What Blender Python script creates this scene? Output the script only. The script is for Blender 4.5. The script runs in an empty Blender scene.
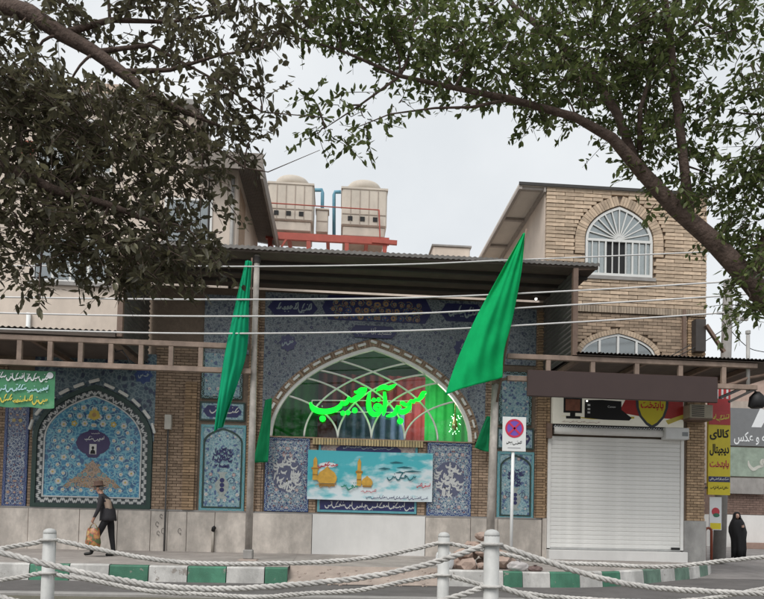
import bpy, bmesh, math, random, unicodedata
from mathutils import Vector, Matrix
R_ = math.radians
SC = bpy.context.scene
COL = SC.collection

# ------------------------------------------------------------------ camera
YAW, PITCH, ROLL, FPX = R_(4.0), R_(2.0), R_(1.3), 666.0
PC = (382.0, 496.0)
CAM = Vector((0, -18, 1.05))
_F = Vector((math.sin(YAW)*math.cos(PITCH), math.cos(YAW)*math.cos(PITCH), math.sin(PITCH)))
_R0 = Vector((math.cos(YAW), -math.sin(YAW), 0)); _U0 = _R0.cross(_F)
_R = _R0*math.cos(ROLL) + _U0*math.sin(ROLL); _U = _U0*math.cos(ROLL) - _R0*math.sin(ROLL)
cam_d = bpy.data.cameras.new('camera'); cam = bpy.data.objects.new('camera', cam_d); COL.objects.link(cam)
cam_d.sensor_fit = 'HORIZONTAL'; cam_d.sensor_width = 36; cam_d.lens = FPX/764*36
cam_d.shift_y = (PC[1]-299.5)/764; cam_d.clip_start = .05; cam_d.clip_end = 3000
cam.matrix_world = Matrix(((_R.x, _U.x, -_F.x, CAM.x), (_R.y, _U.y, -_F.y, CAM.y), (_R.z, _U.z, -_F.z, CAM.z), (0, 0, 0, 1)))
SC.camera = cam

def at(px, py, Y):                      # survey: photo pixel -> point on the vertical plane y = Y
    d = _F + _R*((px-PC[0])/FPX) + _U*((PC[1]-py)/FPX)
    return CAM + d*((Y-CAM.y)/d.y)
def rect(px0, py0, px1, py1, Y=0):
    xm, ym = (px0+px1)/2, (py0+py1)/2
    return at(px0, ym, Y).x, at(px1, ym, Y).x, at(xm, py1, Y).z, at(xm, py0, Y).z

# ------------------------------------------------------------------ sky, sun, exposure
SUN_EL, SUN_AZ = R_(52), R_(215)        # high sun behind the camera, hidden by cloud
w = bpy.data.worlds.new('World'); SC.world = w; w.use_nodes = True
nt = w.node_tree; bg = nt.nodes['Background']
sky = nt.nodes.new('ShaderNodeTexSky'); sky.sky_type = 'NISHITA'; sky.sun_disc = False
sky.sun_elevation = SUN_EL; sky.sun_rotation = SUN_AZ; sky.dust_density = 4; sky.air_density = 1.0; sky.ozone_density = 1
hs = nt.nodes.new('ShaderNodeHueSaturation'); hs.inputs['Saturation'].default_value = .22
tc = nt.nodes.new('ShaderNodeTexCoord'); nz = nt.nodes.new('ShaderNodeTexNoise'); nz.inputs['Scale'].default_value = 2.2; nz.inputs['Detail'].default_value = 6
mx = nt.nodes.new('ShaderNodeMix'); mx.data_type = 'RGBA'; mx.inputs[0].default_value = .72
cr = nt.nodes.new('ShaderNodeValToRGB'); cr.color_ramp.elements[0].position = .3; cr.color_ramp.elements[1].position = .72
cr.color_ramp.elements[0].color = (5.6, 6.0, 6.35, 1); cr.color_ramp.elements[1].color = (8.1, 8.3, 8.4, 1)
nt.links.new(tc.outputs['Generated'], nz.inputs['Vector']); nt.links.new(nz.outputs['Fac'], cr.inputs['Fac'])
nt.links.new(sky.outputs[0], hs.inputs['Color']); nt.links.new(hs.outputs[0], mx.inputs[6]); nt.links.new(cr.outputs[0], mx.inputs[7])
nt.links.new(mx.outputs[2], bg.inputs['Color']); bg.inputs['Strength'].default_value = .1
sd = bpy.data.lights.new('sun', 'SUN'); sd.energy = 1.5; sd.angle = R_(28); sd.color = (1, .97, .93)
so = bpy.data.objects.new('sun', sd); COL.objects.link(so); so.location = (-20, -40, 50)
so.rotation_euler = (R_(90)-SUN_EL, 0, R_(-35))
SC.view_settings.view_transform = 'Standard'; SC.view_settings.look = 'None'
SC.view_settings.exposure = 0.5; SC.view_settings.gamma = 1

SC.cycles.max_bounces = 6; SC.cycles.diffuse_bounces = 3; SC.cycles.glossy_bounces = 2; SC.cycles.transmission_bounces = 3; SC.cycles.transparent_max_bounces = 8

# ------------------------------------------------------------------ helpers
WL = {}                                  # world location of every parent
def tag(o, label, cat, group=None):
    o['label'] = label; o['category'] = cat
    if group: o['group'] = group
    return o
def thing(name, label, cat, loc=(0, 0, 0), group=None):
    o = bpy.data.objects.new(name, None); COL.objects.link(o); o.location = loc; o.empty_display_size = .2
    WL[o] = Vector(loc)
    return tag(o, label, cat, group)
def link(o, parent):
    COL.objects.link(o)
    if parent: o.parent = parent
class MB:
    def __init__(s): s.v = []; s.f = []; s.m = []
    def add(s, vs, fs, mi=0):
        n = len(s.v); s.v += [tuple(p) for p in vs]
        for f in fs: s.f.append([n+i for i in f]); s.m.append(mi)
        return s
    def box(s, x0, x1, y0, y1, z0, z1, mi=0):
        return s.add([(x0,y0,z0),(x1,y0,z0),(x1,y1,z0),(x0,y1,z0),(x0,y0,z1),(x1,y0,z1),(x1,y1,z1),(x0,y1,z1)],
                     [(0,3,2,1),(4,5,6,7),(0,1,5,4),(1,2,6,5),(2,3,7,6),(3,0,4,7)], mi)
    def bar(s, a, b, wx, wy, up=(0,0,1), mi=0):           # box beam from a to b
        a = Vector(a); b = Vector(b); d = (b-a).normalized(); u = Vector(up)
        if abs(d.dot(u)) > .95: u = Vector((0,1,0))
        r = d.cross(u).normalized()*wx/2; q = r.cross(d).normalized()*wy/2
        return s.add([a-r-q,a+r-q,a+r+q,a-r+q,b-r-q,b+r-q,b+r+q,b-r+q],[(0,3,2,1),(4,5,6,7),(0,1,5,4),(1,2,6,5),(2,3,7,6),(3,0,4,7)], mi)
    def prism(s, poly, y0, y1, mi=0):                      # xz polygon (list) extruded along y
        n = len(poly); vs = [(x,y0,z) for x,z in poly]+[(x,y1,z) for x,z in poly]
        fs = [list(range(n)), list(range(2*n-1, n-1, -1))]+[(i, n+i, n+(i+1)%n, (i+1)%n) for i in range(n)]
        return s.add(vs, fs, mi)
    def flat(s, poly, y, mi=0):
        y -= (len(s.f)%29)*.00005            # overlapping strokes never share a plane
        return s.add([(x,y,z) for x,z in poly],[list(range(len(poly)))], mi)
    def disc(s, x, z, r, y, n=8, mi=0, rz=None, a0=0):
        rz = rz or r
        return s.flat([(x+r*math.cos(a0+2*math.pi*i/n), z+rz*math.sin(a0+2*math.pi*i/n)) for i in range(n)], y, mi)
    def tube(s, pts, rad, n=8, cap=True, mi=0):
        pts = [Vector(p) for p in pts]; N = len(pts)
        rad = rad if isinstance(rad, (list, tuple)) else [rad]*N
        vs = []; ref = None
        for i, p in enumerate(pts):
            t = (pts[min(i+1,N-1)]-pts[max(i-1,0)]).normalized()
            if ref is None: ref = t.orthogonal().normalized()
            ref = (ref - t*ref.dot(t)).normalized(); b = t.cross(ref)
            vs += [p+(ref*math.cos(2*math.pi*k/n)+b*math.sin(2*math.pi*k/n))*rad[i] for k in range(n)]
        fs = [(i*n+k, i*n+(k+1)%n, (i+1)*n+(k+1)%n, (i+1)*n+k) for i in range(N-1) for k in range(n)]
        if cap: fs += [list(range(n-1,-1,-1)), [(N-1)*n+k for k in range(n)]]
        return s.add(vs, fs, mi)
    def ribbon(s, pts, y, mi=0, th=0):                      # pts (x,z,w): flat calligraphic stroke
        L = []; Rr = []
        for i,(x,z,wd) in enumerate(pts):
            a = pts[max(i-1,0)]; b = pts[min(i+1,len(pts)-1)]
            dx, dz = b[0]-a[0], b[1]-a[1]; l = math.hypot(dx,dz) or 1
            L.append((x-dz/l*wd/2, z+dx/l*wd/2)); Rr.append((x+dz/l*wd/2, z-dx/l*wd/2))
        n = len(pts)
        if th == 0:
            y -= (len(s.f)%29)*.00005
            s.add([(a,y,b) for a,b in L]+[(a,y,b) for a,b in Rr], [(i,i+1,n+i+1,n+i) for i in range(n-1)], mi)
        else:
            s.add([(a,y,b) for a,b in L]+[(a,y,b) for a,b in Rr]+[(a,y+th,b) for a,b in L]+[(a,y+th,b) for a,b in Rr],
                  [(i,i+1,n+i+1,n+i) for i in range(n-1)]+[(i,2*n+i,2*n+i+1,i+1) for i in range(n-1)]+[(n+i,n+i+1,3*n+i+1,3*n+i) for i in range(n-1)]+[(0,n,3*n,2*n),(n-1,3*n-1,4*n-1,2*n-1)], mi)
        return s
    def lathe(s, c, prof, n=12, mi=0):                      # prof (r,z) about vertical axis at c
        vs = [(c[0]+r*math.cos(2*math.pi*k/n), c[1]+r*math.sin(2*math.pi*k/n), c[2]+z) for r,z in prof for k in range(n)]
        fs = [(i*n+k, i*n+(k+1)%n, (i+1)*n+(k+1)%n, (i+1)*n+k) for i in range(len(prof)-1) for k in range(n)]
        fs += [list(range(n-1,-1,-1)), [(len(prof)-1)*n+k for k in range(n)]]
        return s.add(vs, fs, mi)
    def build(s, name, mat, parent=None, smooth=False, kind=None, bevel=0, origin=None):
        off = WL.get(parent, Vector((0,0,0))) if parent else Vector(origin or (0,0,0))
        me = bpy.data.meshes.new(name); me.from_pydata([tuple(Vector(p)-off) for p in s.v], [], s.f)
        for m in (mat if isinstance(mat,(list,tuple)) else [mat]): me.materials.append(m)
        if any(s.m): me.polygons.foreach_set('material_index', s.m)
        bm = bmesh.new(); bm.from_mesh(me); bmesh.ops.recalc_face_normals(bm, faces=bm.faces); bm.to_mesh(me); bm.free()
        if smooth: me.polygons.foreach_set('use_smooth', [True]*len(me.polygons))
        me.update()
        o = bpy.data.objects.new(name, me); link(o, parent)
        if not parent and origin: o.location = origin
        WL[o] = off if parent else Vector(origin or (0,0,0))
        if bevel:
            b = o.modifiers.new('bevel','BEVEL'); b.width = bevel; b.segments = 1; b.limit_method = 'ANGLE'
        if kind: o['kind'] = kind
        return o
def struct(o): o['kind'] = 'structure'; return o
def spline(pts, k=6):                    # Catmull-Rom through tuples
    out = []
    for i in range(len(pts)-1):
        p0 = pts[max(i-1,0)]; p1 = pts[i]; p2 = pts[i+1]; p3 = pts[min(i+2,len(pts)-1)]
        for j in range(k):
            t = j/k
            out.append(tuple(.5*((2*b)+(-a+c)*t+(2*a-5*b+4*c-d)*t*t+(-a+3*b-3*c+d)*t**3) for a,b,c,d in zip(p0,p1,p2,p3)))
    out.append(tuple(pts[-1])); return out

# ------------------------------------------------------------------ materials
MATS = {}
def mat(name, col, rough=.7, var=.18, scale=5, bump=.0, bscale=40, metal=0, island=0, objrnd=0, emit=0, coat=0, stain=0, spec=.4, trans=0, chip=None):
    if name in MATS: return MATS[name]
    m = bpy.data.materials.new(name); MATS[name] = m; m.use_nodes = True
    n = m.node_tree; L = n.links.new; P = n.nodes['Principled BSDF']
    P.inputs['Roughness'].default_value = rough; P.inputs['Metallic'].default_value = metal
    P.inputs['Specular IOR Level'].default_value = spec
    if coat: P.inputs['Coat Weight'].default_value = coat; P.inputs['Coat Roughness'].default_value = .12
    t = n.nodes.new('ShaderNodeTexCoord')
    nz = n.nodes.new('ShaderNodeTexNoise'); nz.inputs['Scale'].default_value = scale; nz.inputs['Detail'].default_value = 7; nz.inputs['Roughness'].default_value = .62
    L(t.outputs['Object'], nz.inputs['Vector'])
    mr = n.nodes.new('ShaderNodeMapRange'); mr.inputs[1].default_value = .28; mr.inputs[2].default_value = .72
    mr.inputs[3].default_value = 1-var; mr.inputs[4].default_value = 1+var*.6; L(nz.outputs['Fac'], mr.inputs[0])
    val = mr.outputs[0]
    def mul(a, b):
        q = n.nodes.new('ShaderNodeMath'); q.operation = 'MULTIPLY'; L(a, q.inputs[0]); L(b, q.inputs[1]); return q.outputs[0]
    for amt, node, sock in ((island,'ShaderNodeNewGeometry','Random Per Island'), (objrnd,'ShaderNodeObjectInfo','Random')):
        if amt:
            g = n.nodes.new(node); r = n.nodes.new('ShaderNodeMapRange'); r.inputs[3].default_value = 1-amt; r.inputs[4].default_value = 1+amt*.55
            L(g.outputs[sock], r.inputs[0]); val = mul(val, r.outputs[0])
    if stain:
        z2 = n.nodes.new('ShaderNodeTexNoise'); z2.inputs['Scale'].default_value = .9; z2.inputs['Detail'].default_value = 8; z2.inputs['Roughness'].default_value = .7
        mp = n.nodes.new('ShaderNodeMapping'); mp.inputs['Scale'].default_value = (1.6, 1.6, .7); L(t.outputs['Object'], mp.inputs[0]); L(mp.outputs[0], z2.inputs['Vector'])
        r = n.nodes.new('ShaderNodeMapRange'); r.inputs[1].default_value = .42; r.inputs[2].default_value = .62; r.inputs[3].default_value = 1-stain; r.inputs[4].default_value = 1
        L(z2.outputs['Fac'], r.inputs[0]); val = mul(val, r.outputs[0])
    vm = n.nodes.new('ShaderNodeVectorMath'); vm.operation = 'SCALE'; vm.inputs[0].default_value = col[:3]; L(val, vm.inputs['Scale'])
    cout = vm.outputs[0]
    if chip:                             # worn patches where bare concrete shows
        z3 = n.nodes.new('ShaderNodeTexNoise'); z3.inputs['Scale'].default_value = chip[0]; z3.inputs['Detail'].default_value = 9; z3.inputs['Roughness'].default_value = .72; L(t.outputs['Object'], z3.inputs['Vector'])
        r = n.nodes.new('ShaderNodeMapRange'); r.inputs[1].default_value = chip[1]; r.inputs[2].default_value = chip[1]+.03; L(z3.outputs['Fac'], r.inputs[0])
        q = n.nodes.new('ShaderNodeMix'); q.data_type = 'RGBA'; L(r.outputs[0], q.inputs[0]); L(cout, q.inputs[6]); q.inputs[7].default_value = (*chip[2],1); cout = q.outputs[2]
    L(cout, P.inputs['Base Color'])
    if bump:
        b2 = n.nodes.new('ShaderNodeTexNoise'); b2.inputs['Scale'].default_value = bscale; b2.inputs['Detail'].default_value = 4; L(t.outputs['Object'], b2.inputs['Vector'])
        bp = n.nodes.new('ShaderNodeBump'); bp.inputs['Strength'].default_value = bump; bp.inputs['Distance'].default_value = .02
        L(b2.outputs['Fac'], bp.inputs['Height']); L(bp.outputs[0], P.inputs['Normal'])
    if emit: P.inputs['Emission Color'].default_value = (*col[:3],1); P.inputs['Emission Strength'].default_value = emit
    if trans:
        tr = n.nodes.new('ShaderNodeBsdfTranslucent'); L(vm.outputs[0], tr.inputs[0]); ms = n.nodes.new('ShaderNodeMixShader'); ms.inputs[0].default_value = trans
        L(P.outputs[0], ms.inputs[1]); L(tr.outputs[0], ms.inputs[2]); L(ms.outputs[0], n.nodes['Material Output'].inputs[0])
    return m
def mosaic(name, ground, line, spot, scale=9, rough=.3, lw=.09, sp=.28):
    """glazed mosaic: thin scroll lines and small blossoms on a coloured ground"""
    m = bpy.data.materials.new(name); m.use_nodes = True; n = m.node_tree; L = n.links.new; P = n.nodes['Principled BSDF']
    P.inputs['Roughness'].default_value = rough
    t = n.nodes.new('ShaderNodeTexCoord'); mp = n.nodes.new('ShaderNodeMapping'); mp.inputs['Scale'].default_value = (1, .01, 1); L(t.outputs['Object'], mp.inputs[0])
    wz = n.nodes.new('ShaderNodeTexNoise'); wz.inputs['Scale'].default_value = scale*.6; L(mp.outputs[0], wz.inputs['Vector'])
    ad = n.nodes.new('ShaderNodeMix'); ad.data_type = 'RGBA'; ad.blend_type = 'ADD'; ad.inputs[0].default_value = .12; L(mp.outputs[0], ad.inputs[6]); L(wz.outputs['Color'], ad.inputs[7])
    v = n.nodes.new('ShaderNodeTexVoronoi'); v.feature = 'DISTANCE_TO_EDGE'; v.inputs['Scale'].default_value = scale; L(ad.outputs[2], v.inputs['Vector'])
    v2 = n.nodes.new('ShaderNodeTexVoronoi'); v2.inputs['Scale'].default_value = scale*.55; L(ad.outputs[2], v2.inputs['Vector'])
    def ramp(src, p, a, b):
        r = n.nodes.new('ShaderNodeMapRange'); r.inputs[1].default_value = p; r.inputs[2].default_value = p*1.35; r.inputs[3].default_value = a; r.inputs[4].default_value = b; L(src, r.inputs[0]); return r.outputs[0]
    def mixc(f, a, b):
        q = n.nodes.new('ShaderNodeMix'); q.data_type = 'RGBA'; L(f, q.inputs[0])
        (L(a, q.inputs[6]) if not isinstance(a, tuple) else setattr(q.inputs[6], 'default_value', (*a,1)))
        q.inputs[7].default_value = (*b,1); return q.outputs[2]
    c = mixc(ramp(v.outputs['Distance'], lw, 1, 0), ground, line)
    c = mixc(ramp(v2.outputs['Distance'], sp, 1, 0), c, spot)
    bz = n.nodes.new('ShaderNodeTexNoise'); bz.inputs['Scale'].default_value = 1.4; bz.inputs['Detail'].default_value = 6; L(t.outputs['Object'], bz.inputs['Vector'])
    mr = n.nodes.new('ShaderNodeMapRange'); mr.inputs[3].default_value = .8; mr.inputs[4].default_value = 1.45; L(bz.outputs['Fac'], mr.inputs[0])
    vm = n.nodes.new('ShaderNodeVectorMath'); vm.operation = 'SCALE'; L(c, vm.inputs[0]); L(mr.outputs[0], vm.inputs['Scale']); L(vm.outputs[0], P.inputs['Base Color'])
    return m
def glassmat(name, col, tr=.7, rough=.05):
    m = bpy.data.materials.new(name); m.use_nodes = True; n = m.node_tree; L = n.links.new
    n.nodes.remove(n.nodes['Principled BSDF'])
    a = n.nodes.new('ShaderNodeBsdfTransparent'); a.inputs[0].default_value = (*col,1)
    g = n.nodes.new('ShaderNodeBsdfGlossy'); g.inputs['Roughness'].default_value = rough; g.inputs[0].default_value = (.9,.95,.95,1)
    ms = n.nodes.new('ShaderNodeMixShader'); ms.inputs[0].default_value = 1-tr
    L(a.outputs[0], ms.inputs[1]); L(g.outputs[0], ms.inputs[2]); L(ms.outputs[0], n.nodes['Material Output'].inputs[0]); return m

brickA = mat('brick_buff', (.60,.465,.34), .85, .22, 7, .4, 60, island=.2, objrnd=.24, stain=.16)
brickB = mat('brick_tan', (.36,.26,.185), .85, .2, 9, .3, 60, island=.3)
mortar = mat('mortar', (.22,.17,.13), .95, .2, 12, .3)
marble = mat('dado_marble', (.68,.615,.55), .55, .18, 4, .05, 30, objrnd=.12, stain=.34)
plaster_w = mat('white_panel', (.70,.69,.67), .6, .05, 2, stain=.08)
beige = mat('beige_plaster', (.47,.40,.345), .85, .15, 3, .1, 30, stain=.2)
cream = mat('cream_render', (.64,.55,.47), .85, .1, 2, stain=.12)
asphalt = mat('asphalt', (.135,.125,.121), .9, .2, 1.2, .25, 160, stain=.2)
paving = mat('pavement_concrete', (.375,.338,.312), .9, .18, 1.6, .2, 90, stain=.22)
dirt = mat('sandy_dirt', (.36,.295,.255), .95, .25, 3, .4, 50)
soil = mat('median_soil', (.13,.12,.09), .95, .3, 3, .4, 40)
concrete = mat('concrete_grey', (.33,.315,.30), .85, .15, 4, .15, 50, stain=.2)
kerb_w = mat('kerb_white_paint', (.62,.605,.575), .7, .14, 5, .2, 40, objrnd=.1, stain=.35, chip=(4.5,.60,(.26,.235,.21)))
kerb_g = mat('kerb_green_paint', (.07,.22,.14), .65, .16, 5, .2, 40, objrnd=.12, stain=.3, chip=(4.5,.61,(.25,.24,.21)))
white_paint = mat('white_paint', (.72,.73,.72), .5, .06, 4)
shutter_m = mat('shutter_white', (.80,.79,.76), .42, .08, 3, stain=.06)
rust = mat('brown_steel', (.215,.145,.11), .6, .25, 6, .1, 50, stain=.25)
steel_dk = mat('dark_steel', (.06,.052,.048), .6, .2, 4)
fascia_m = mat('dark_brown_board', (.050,.030,.027), .45, .1, 2)
sheet = mat('weathered_sheet', (.16,.15,.14), .6, .2, 3, metal=.2, stain=.25)
sheet_l = mat('pale_sheet', (.36,.35,.33), .6, .15, 3, stain=.25)
pole_m = mat('pole_grey_paint', (.50,.49,.465), .5, .12, 4, stain=.3)
red_steel = mat('red_oxide_steel', (.40,.085,.06), .55, .15, 5)
tower_m = mat('cooler_cream', (.60,.535,.455), .6, .08, 2, stain=.15)
black = mat('black', (.012,.012,.013), .6, .1)
blue_pipe = mat('blue_pipe', (.12,.30,.40), .5, .1)
flag_g = mat('green_flag', (.015,.56,.19), .95, .12, 2.5, .25, 220, spec=.05, trans=.42)
flag_d = mat('green_flag_teal', (.02,.46,.23), .95, .12, 2.5, .25, 220, spec=.05, trans=.38)
navy = mat('navy_glaze', (.03,.032,.115), .3, .2, 8)
purple = mat('purple_glaze', (.05,.035,.11), .3, .15, 8)
white_gl = mat('white_glaze', (.56,.57,.56), .3, .15, 12)
grey_gl = mat('pale_blue_glaze', (.33,.40,.43), .3, .15, 12)
turq = mat('turquoise_glaze', (.11,.34,.39), .3, .2, 8)
cobalt = mat('cobalt_glaze', (.05,.085,.22), .3, .2, 8)
ochre = mat('ochre_glaze', (.40,.25,.12), .35, .2, 8)
yellow_gl = mat('yellow_glaze', (.55,.42,.10), .35, .2, 8)
pink_gl = mat('pink_glaze', (.43,.29,.28), .4, .2, 8)
dkgreen_gl = mat('dark_green_glaze', (.03,.06,.05), .35, .2, 8)
tile_spandrel = mosaic('spandrel_mosaic', (.105,.135,.16), (.225,.255,.275), (.055,.07,.11), 15, .35)
tile_blue = mosaic('blue_mosaic', (.045,.19,.32), (.15,.36,.44), (.035,.10,.21), 9, .28)
tile_navy = mosaic('navy_mosaic', (.045,.07,.15), (.35,.39,.43), (.17,.08,.09), 15, .28, .07, .2)
tile_turq = mosaic('turquoise_mosaic', (.15,.28,.33), (.29,.40,.42), (.07,.11,.22), 14, .3)

# ------------------------------------------------------------------ writing
FORMS = {}
for cp in list(range(0xFB50,0xFC00))+list(range(0xFE80,0xFEFD)):
    d = unicodedata.decomposition(chr(cp)).split()
    if len(d) == 2 and d[0] in ('<isolated>','<final>','<initial>','<medial>'): FORMS.setdefault(int(d[1],16), {})[d[0][1:-1]] = chr(cp)
def shape(txt):
    out = []; n = len(txt)
    F = [FORMS.get(ord(c)) for c in txt]
    for i,c in enumerate(txt):
        if not F[i]: out.append(c); continue
        pj = i > 0 and F[i-1] and 'initial' in F[i-1]
        nj = i < n-1 and F[i+1] and 'final' in F[i+1] and 'initial' in F[i]
        k = 'medial' if pj and nj else 'final' if pj else 'initial' if nj else 'isolated'
        out.append(F[i].get(k, c))
    return ''.join(reversed(out))
def text(name, txt, x0, x1, z0, z1, Y, m, parent, bold=.0, keep=False, arabic=True):
    c = bpy.data.curves.new('tmp','FONT'); c.body = shape(txt) if arabic else txt; c.size = 1; c.offset = bold; c.resolution_u = 3
    o = bpy.data.objects.new('tmp', c); COL.objects.link(o); bpy.context.view_layer.update()
    me = bpy.data.meshes.new_from_object(o.evaluated_get(bpy.context.evaluated_depsgraph_get()))
    vs = [v.co.copy() for v in me.vertices]; fs = [list(p.vertices) for p in me.polygons]
    bpy.data.objects.remove(o); bpy.data.curves.remove(c); bpy.data.meshes.remove(me)
    ax, bx = min(v.x for v in vs), max(v.x for v in vs); ay, by = min(v.y for v in vs), max(v.y for v in vs)
    sx, sz = (x1-x0)/(bx-ax), (z1-z0)/(by-ay); cx = (x0+x1)/2
    if keep: sx = sz = min(sx, sz)
    mb = MB(); mb.add([(cx+(v.x-(ax+bx)/2)*sx, Y, (z0+z1)/2+(v.y-(ay+by)/2)*sz) for v in vs], fs)
    return mb.build(name, m, parent)
def script(name, x0, x1, z0, z1, Y, m, parent, seed=1, n=8, wd=None):
    """flowing joined cursive writing too small to read in the photograph"""
    r = random.Random(seed); mb = MB(); h = z1-z0; wd = wd or h*.095; x = x1
    Wl = (x1-x0)/max(n,1)*.72
    while x-Wl*1.2 > x0:
        k = min(r.choice((1,2,2,3,3,4)), max(1,int((x-x0)/Wl)-0)); zb = z0+h*r.uniform(.42,.58); P = [(x,zb+h*.14,.7)]; cx = x
        if r.random() < .45:
            mb.ribbon([(a,b,c*wd) for a,b,c in spline([(cx+Wl*.05,zb+h*.48,.6),(cx,zb+h*.2,1),(cx-Wl*.04,zb-h*.02,.8)],3)], Y)
        for q in range(k):
            s_ = r.random(); slope = -.05*h*q
            if s_ < .45: P += [(cx-Wl*.25,zb+slope-h*.04,1.2),(cx-Wl*.5,zb+slope+h*.13,.6),(cx-Wl*.62,zb+slope-h*.03,1.0)]
            elif s_ < .7: P += [(cx-Wl*.2,zb+slope+h*.02,1.1),(cx-Wl*.4,zb+slope+h*.2,.9),(cx-Wl*.6,zb+slope+h*.08,1.3),(cx-Wl*.45,zb+slope-h*.05,1.0)]
            else:
                P += [(cx-Wl*.5,zb+slope-h*.05,1.4),(cx-Wl*.9,zb+slope,1.0)]
                if r.random() < .6: mb.ribbon([(a,b,c*wd) for a,b,c in spline([(cx-Wl*.1,zb+h*.46,.5),(cx-Wl*.45,zb+h*.3,1.1),(cx-Wl*.8,zb+h*.02,.8)],3)], Y)
            if r.random() < .6:
                dx, dz = cx-Wl*r.uniform(.2,.6), zb+r.choice((-.3,.36,.42))*h; d = wd*.6
                for e in range(r.choice((1,1,2))): mb.flat([(dx+d-e*2.3*d,dz),(dx-e*2.3*d,dz+d),(dx-d-e*2.3*d,dz),(dx-e*2.3*d,dz-d)], Y)
            cx -= Wl*.8
        if r.random() < .7: P += [(cx-Wl*.1,zb-h*.2,1.2),(cx-Wl*.55,zb-h*.3,1.5),(cx-Wl*.95,zb-h*.14,1.1),(cx-Wl*1.02,zb+h*.04,.4)]; cx -= Wl*1.0
        else: P += [(cx-Wl*.2,zb-h*.08,1.2),(cx-Wl*.5,zb-h*.02,.5)]; cx -= Wl*.5
        P = [(max(p[0],x0),p[1],p[2]) for p in P]
        mb.ribbon([(a,b,c*wd) for a,b,c in spline(P,3)], Y); x = cx-Wl*.12
    if not mb.f: mb.ribbon([(x1,(z0+z1)/2,wd),(x0,(z0+z1)/2-h*.1,wd)],Y)
    return mb.build(name, m, parent, kind='stuff')

# ------------------------------------------------------------------ ornament
def spiral(cx, cz, r, a0, sgn, w0, turns=1.3, n=22):
    return [(cx+r*(1-.82*t)*math.cos(a0+sgn*turns*2*math.pi*t), cz+r*(1-.82*t)*math.sin(a0+sgn*turns*2*math.pi*t), w0*(1-.4*t)) for t in [i/n for i in range(n+1)]]
def flower(mb, x, z, r, y, n=6, mi=0, ci=1):
    for k in range(n):
        a = 2*math.pi*k/n; mb.disc(x+r*.58*math.cos(a), z+r*.58*math.sin(a), r*.42, y, 6, mi)
    mb.disc(x, z, r*.36, y-.0015, 6, ci)
def arabesque(parent, inside, x0, x1, z0, z1, Y, seed, vine, petal, heart, leaf, step=.26, wv=.018, fl=.055):
    """mirrored scrolling vines with blossoms and leaves, clipped to inside(x,z)"""
    r = random.Random(seed); cx = (x0+x1)/2; V = MB(); B = MB(); row = 0
    z = z0+step*.5
    while z < z1:
        x = cx + (step*.5 if row % 2 else step*.02)
        while x < x1:
            jx, jz = x+r.uniform(-.1,.1)*step, z+r.uniform(-.1,.1)*step
            rad = step*r.uniform(.42,.56); a0 = r.uniform(0,6.28); sg = r.choice((-1,1)); k = r.random(); nf = r.choice((5,6,8))
            for mir in (1,-1):
                mx = cx+(jx-cx)*mir
                if not inside(mx, jz): continue
                sp = [(p[0],p[1],p[2]) for p in spiral(0,0,rad,a0,sg,wv)]
                sp = [(mx+mir*px, jz+pz, q) for px,pz,q in sp]
                run = []
                for p in sp+[None]:
                    if p and inside(p[0],p[1]): run.append(p)
                    else:
                        if len(run) > 2: V.ribbon(run, Y)
                        run = []
                for q in range(3,20,4):
                    px,pz,_ = sp[q]; ang = a0*mir+q*.7; ll = step*.13
                    if inside(px+ll*math.cos(ang)*1.6, pz+ll*math.sin(ang)*1.6):
                        c_, s_ = math.cos(ang), math.sin(ang)
                        B.flat([(px,pz),(px+ll*c_-ll*.4*s_, pz+ll*s_+ll*.4*c_),(px+1.7*ll*c_, pz+1.7*ll*s_),(px+ll*c_+ll*.4*s_, pz+ll*s_-ll*.4*c_)], Y-.0015, 2)
                f = fl*(1.25 if k > .6 else .8)
                if inside(mx+f,jz) and inside(mx-f,jz): flower(B, mx, jz, f, Y-.003, nf, 0 if k < .8 else 1, 1 if k < .8 else 0)
            x += step
        z += step*.86; row += 1
    if V.f: V.build('vine_scroll', vine, parent, kind='stuff')
    if B.f: B.build('blossoms', [petal, heart, leaf], parent, kind='stuff')
def arch_pts(x0, x1, z0, zs, zt, n=18, e=2.3):
    """pointed four-centred arch outline: jambs from z0 to the spring zs, tip zt, listed left bottom -> right bottom"""
    hw = (x1-x0)/2; cx = (x0+x1)/2
    left = [(x0+hw*t, zs+(zt-zs)*garch(t)) for t in [(i/n)**1.6 for i in range(n+1)]]
    pts = ([(x0,z0)] if z0 < zs else [])+left+[(2*cx-x,z) for x,z in left[-2::-1]]+([(x1,z0)] if z0 < zs else [])
    return pts
def garch(t):                            # 0..1 over half the span; goes on straight past the tip
    if t <= 0: return 0.0
    if t > 1: return 1+.3*(t-1)
    q = math.sqrt(t); return 1.2*q-.2*q**3
def inpoly(pts):
    def f(x, z):
        c = False; n = len(pts); j = n-1
        for i in range(n):
            xi,zi = pts[i]; xj,zj = pts[j]
            if (zi > z) != (zj > z) and x < (xj-xi)*(z-zi)/(zj-zi)+xi: c = not c
            j = i
        return c
    return f
def inset(pts, d):
    n = len(pts); out = []
    ar = sum(pts[i][0]*pts[(i+1)%n][1]-pts[(i+1)%n][0]*pts[i][1] for i in range(n)); s = 1 if ar > 0 else -1
    for i in range(n):
        a, b, c = pts[i-1], pts[i], pts[(i+1)%n]
        def nr(p,q):
            dx,dz = q[0]-p[0], q[1]-p[1]; l = math.hypot(dx,dz) or 1; return (-dz/l*s, dx/l*s)
        n1, n2 = nr(a,b), nr(b,c); k = 1+n1[0]*n2[0]+n1[1]*n2[1]; k = max(k,.35)
        out.append((b[0]+(n1[0]+n2[0])/k*d, b[1]+(n1[1]+n2[1])/k*d))
    return out
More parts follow.
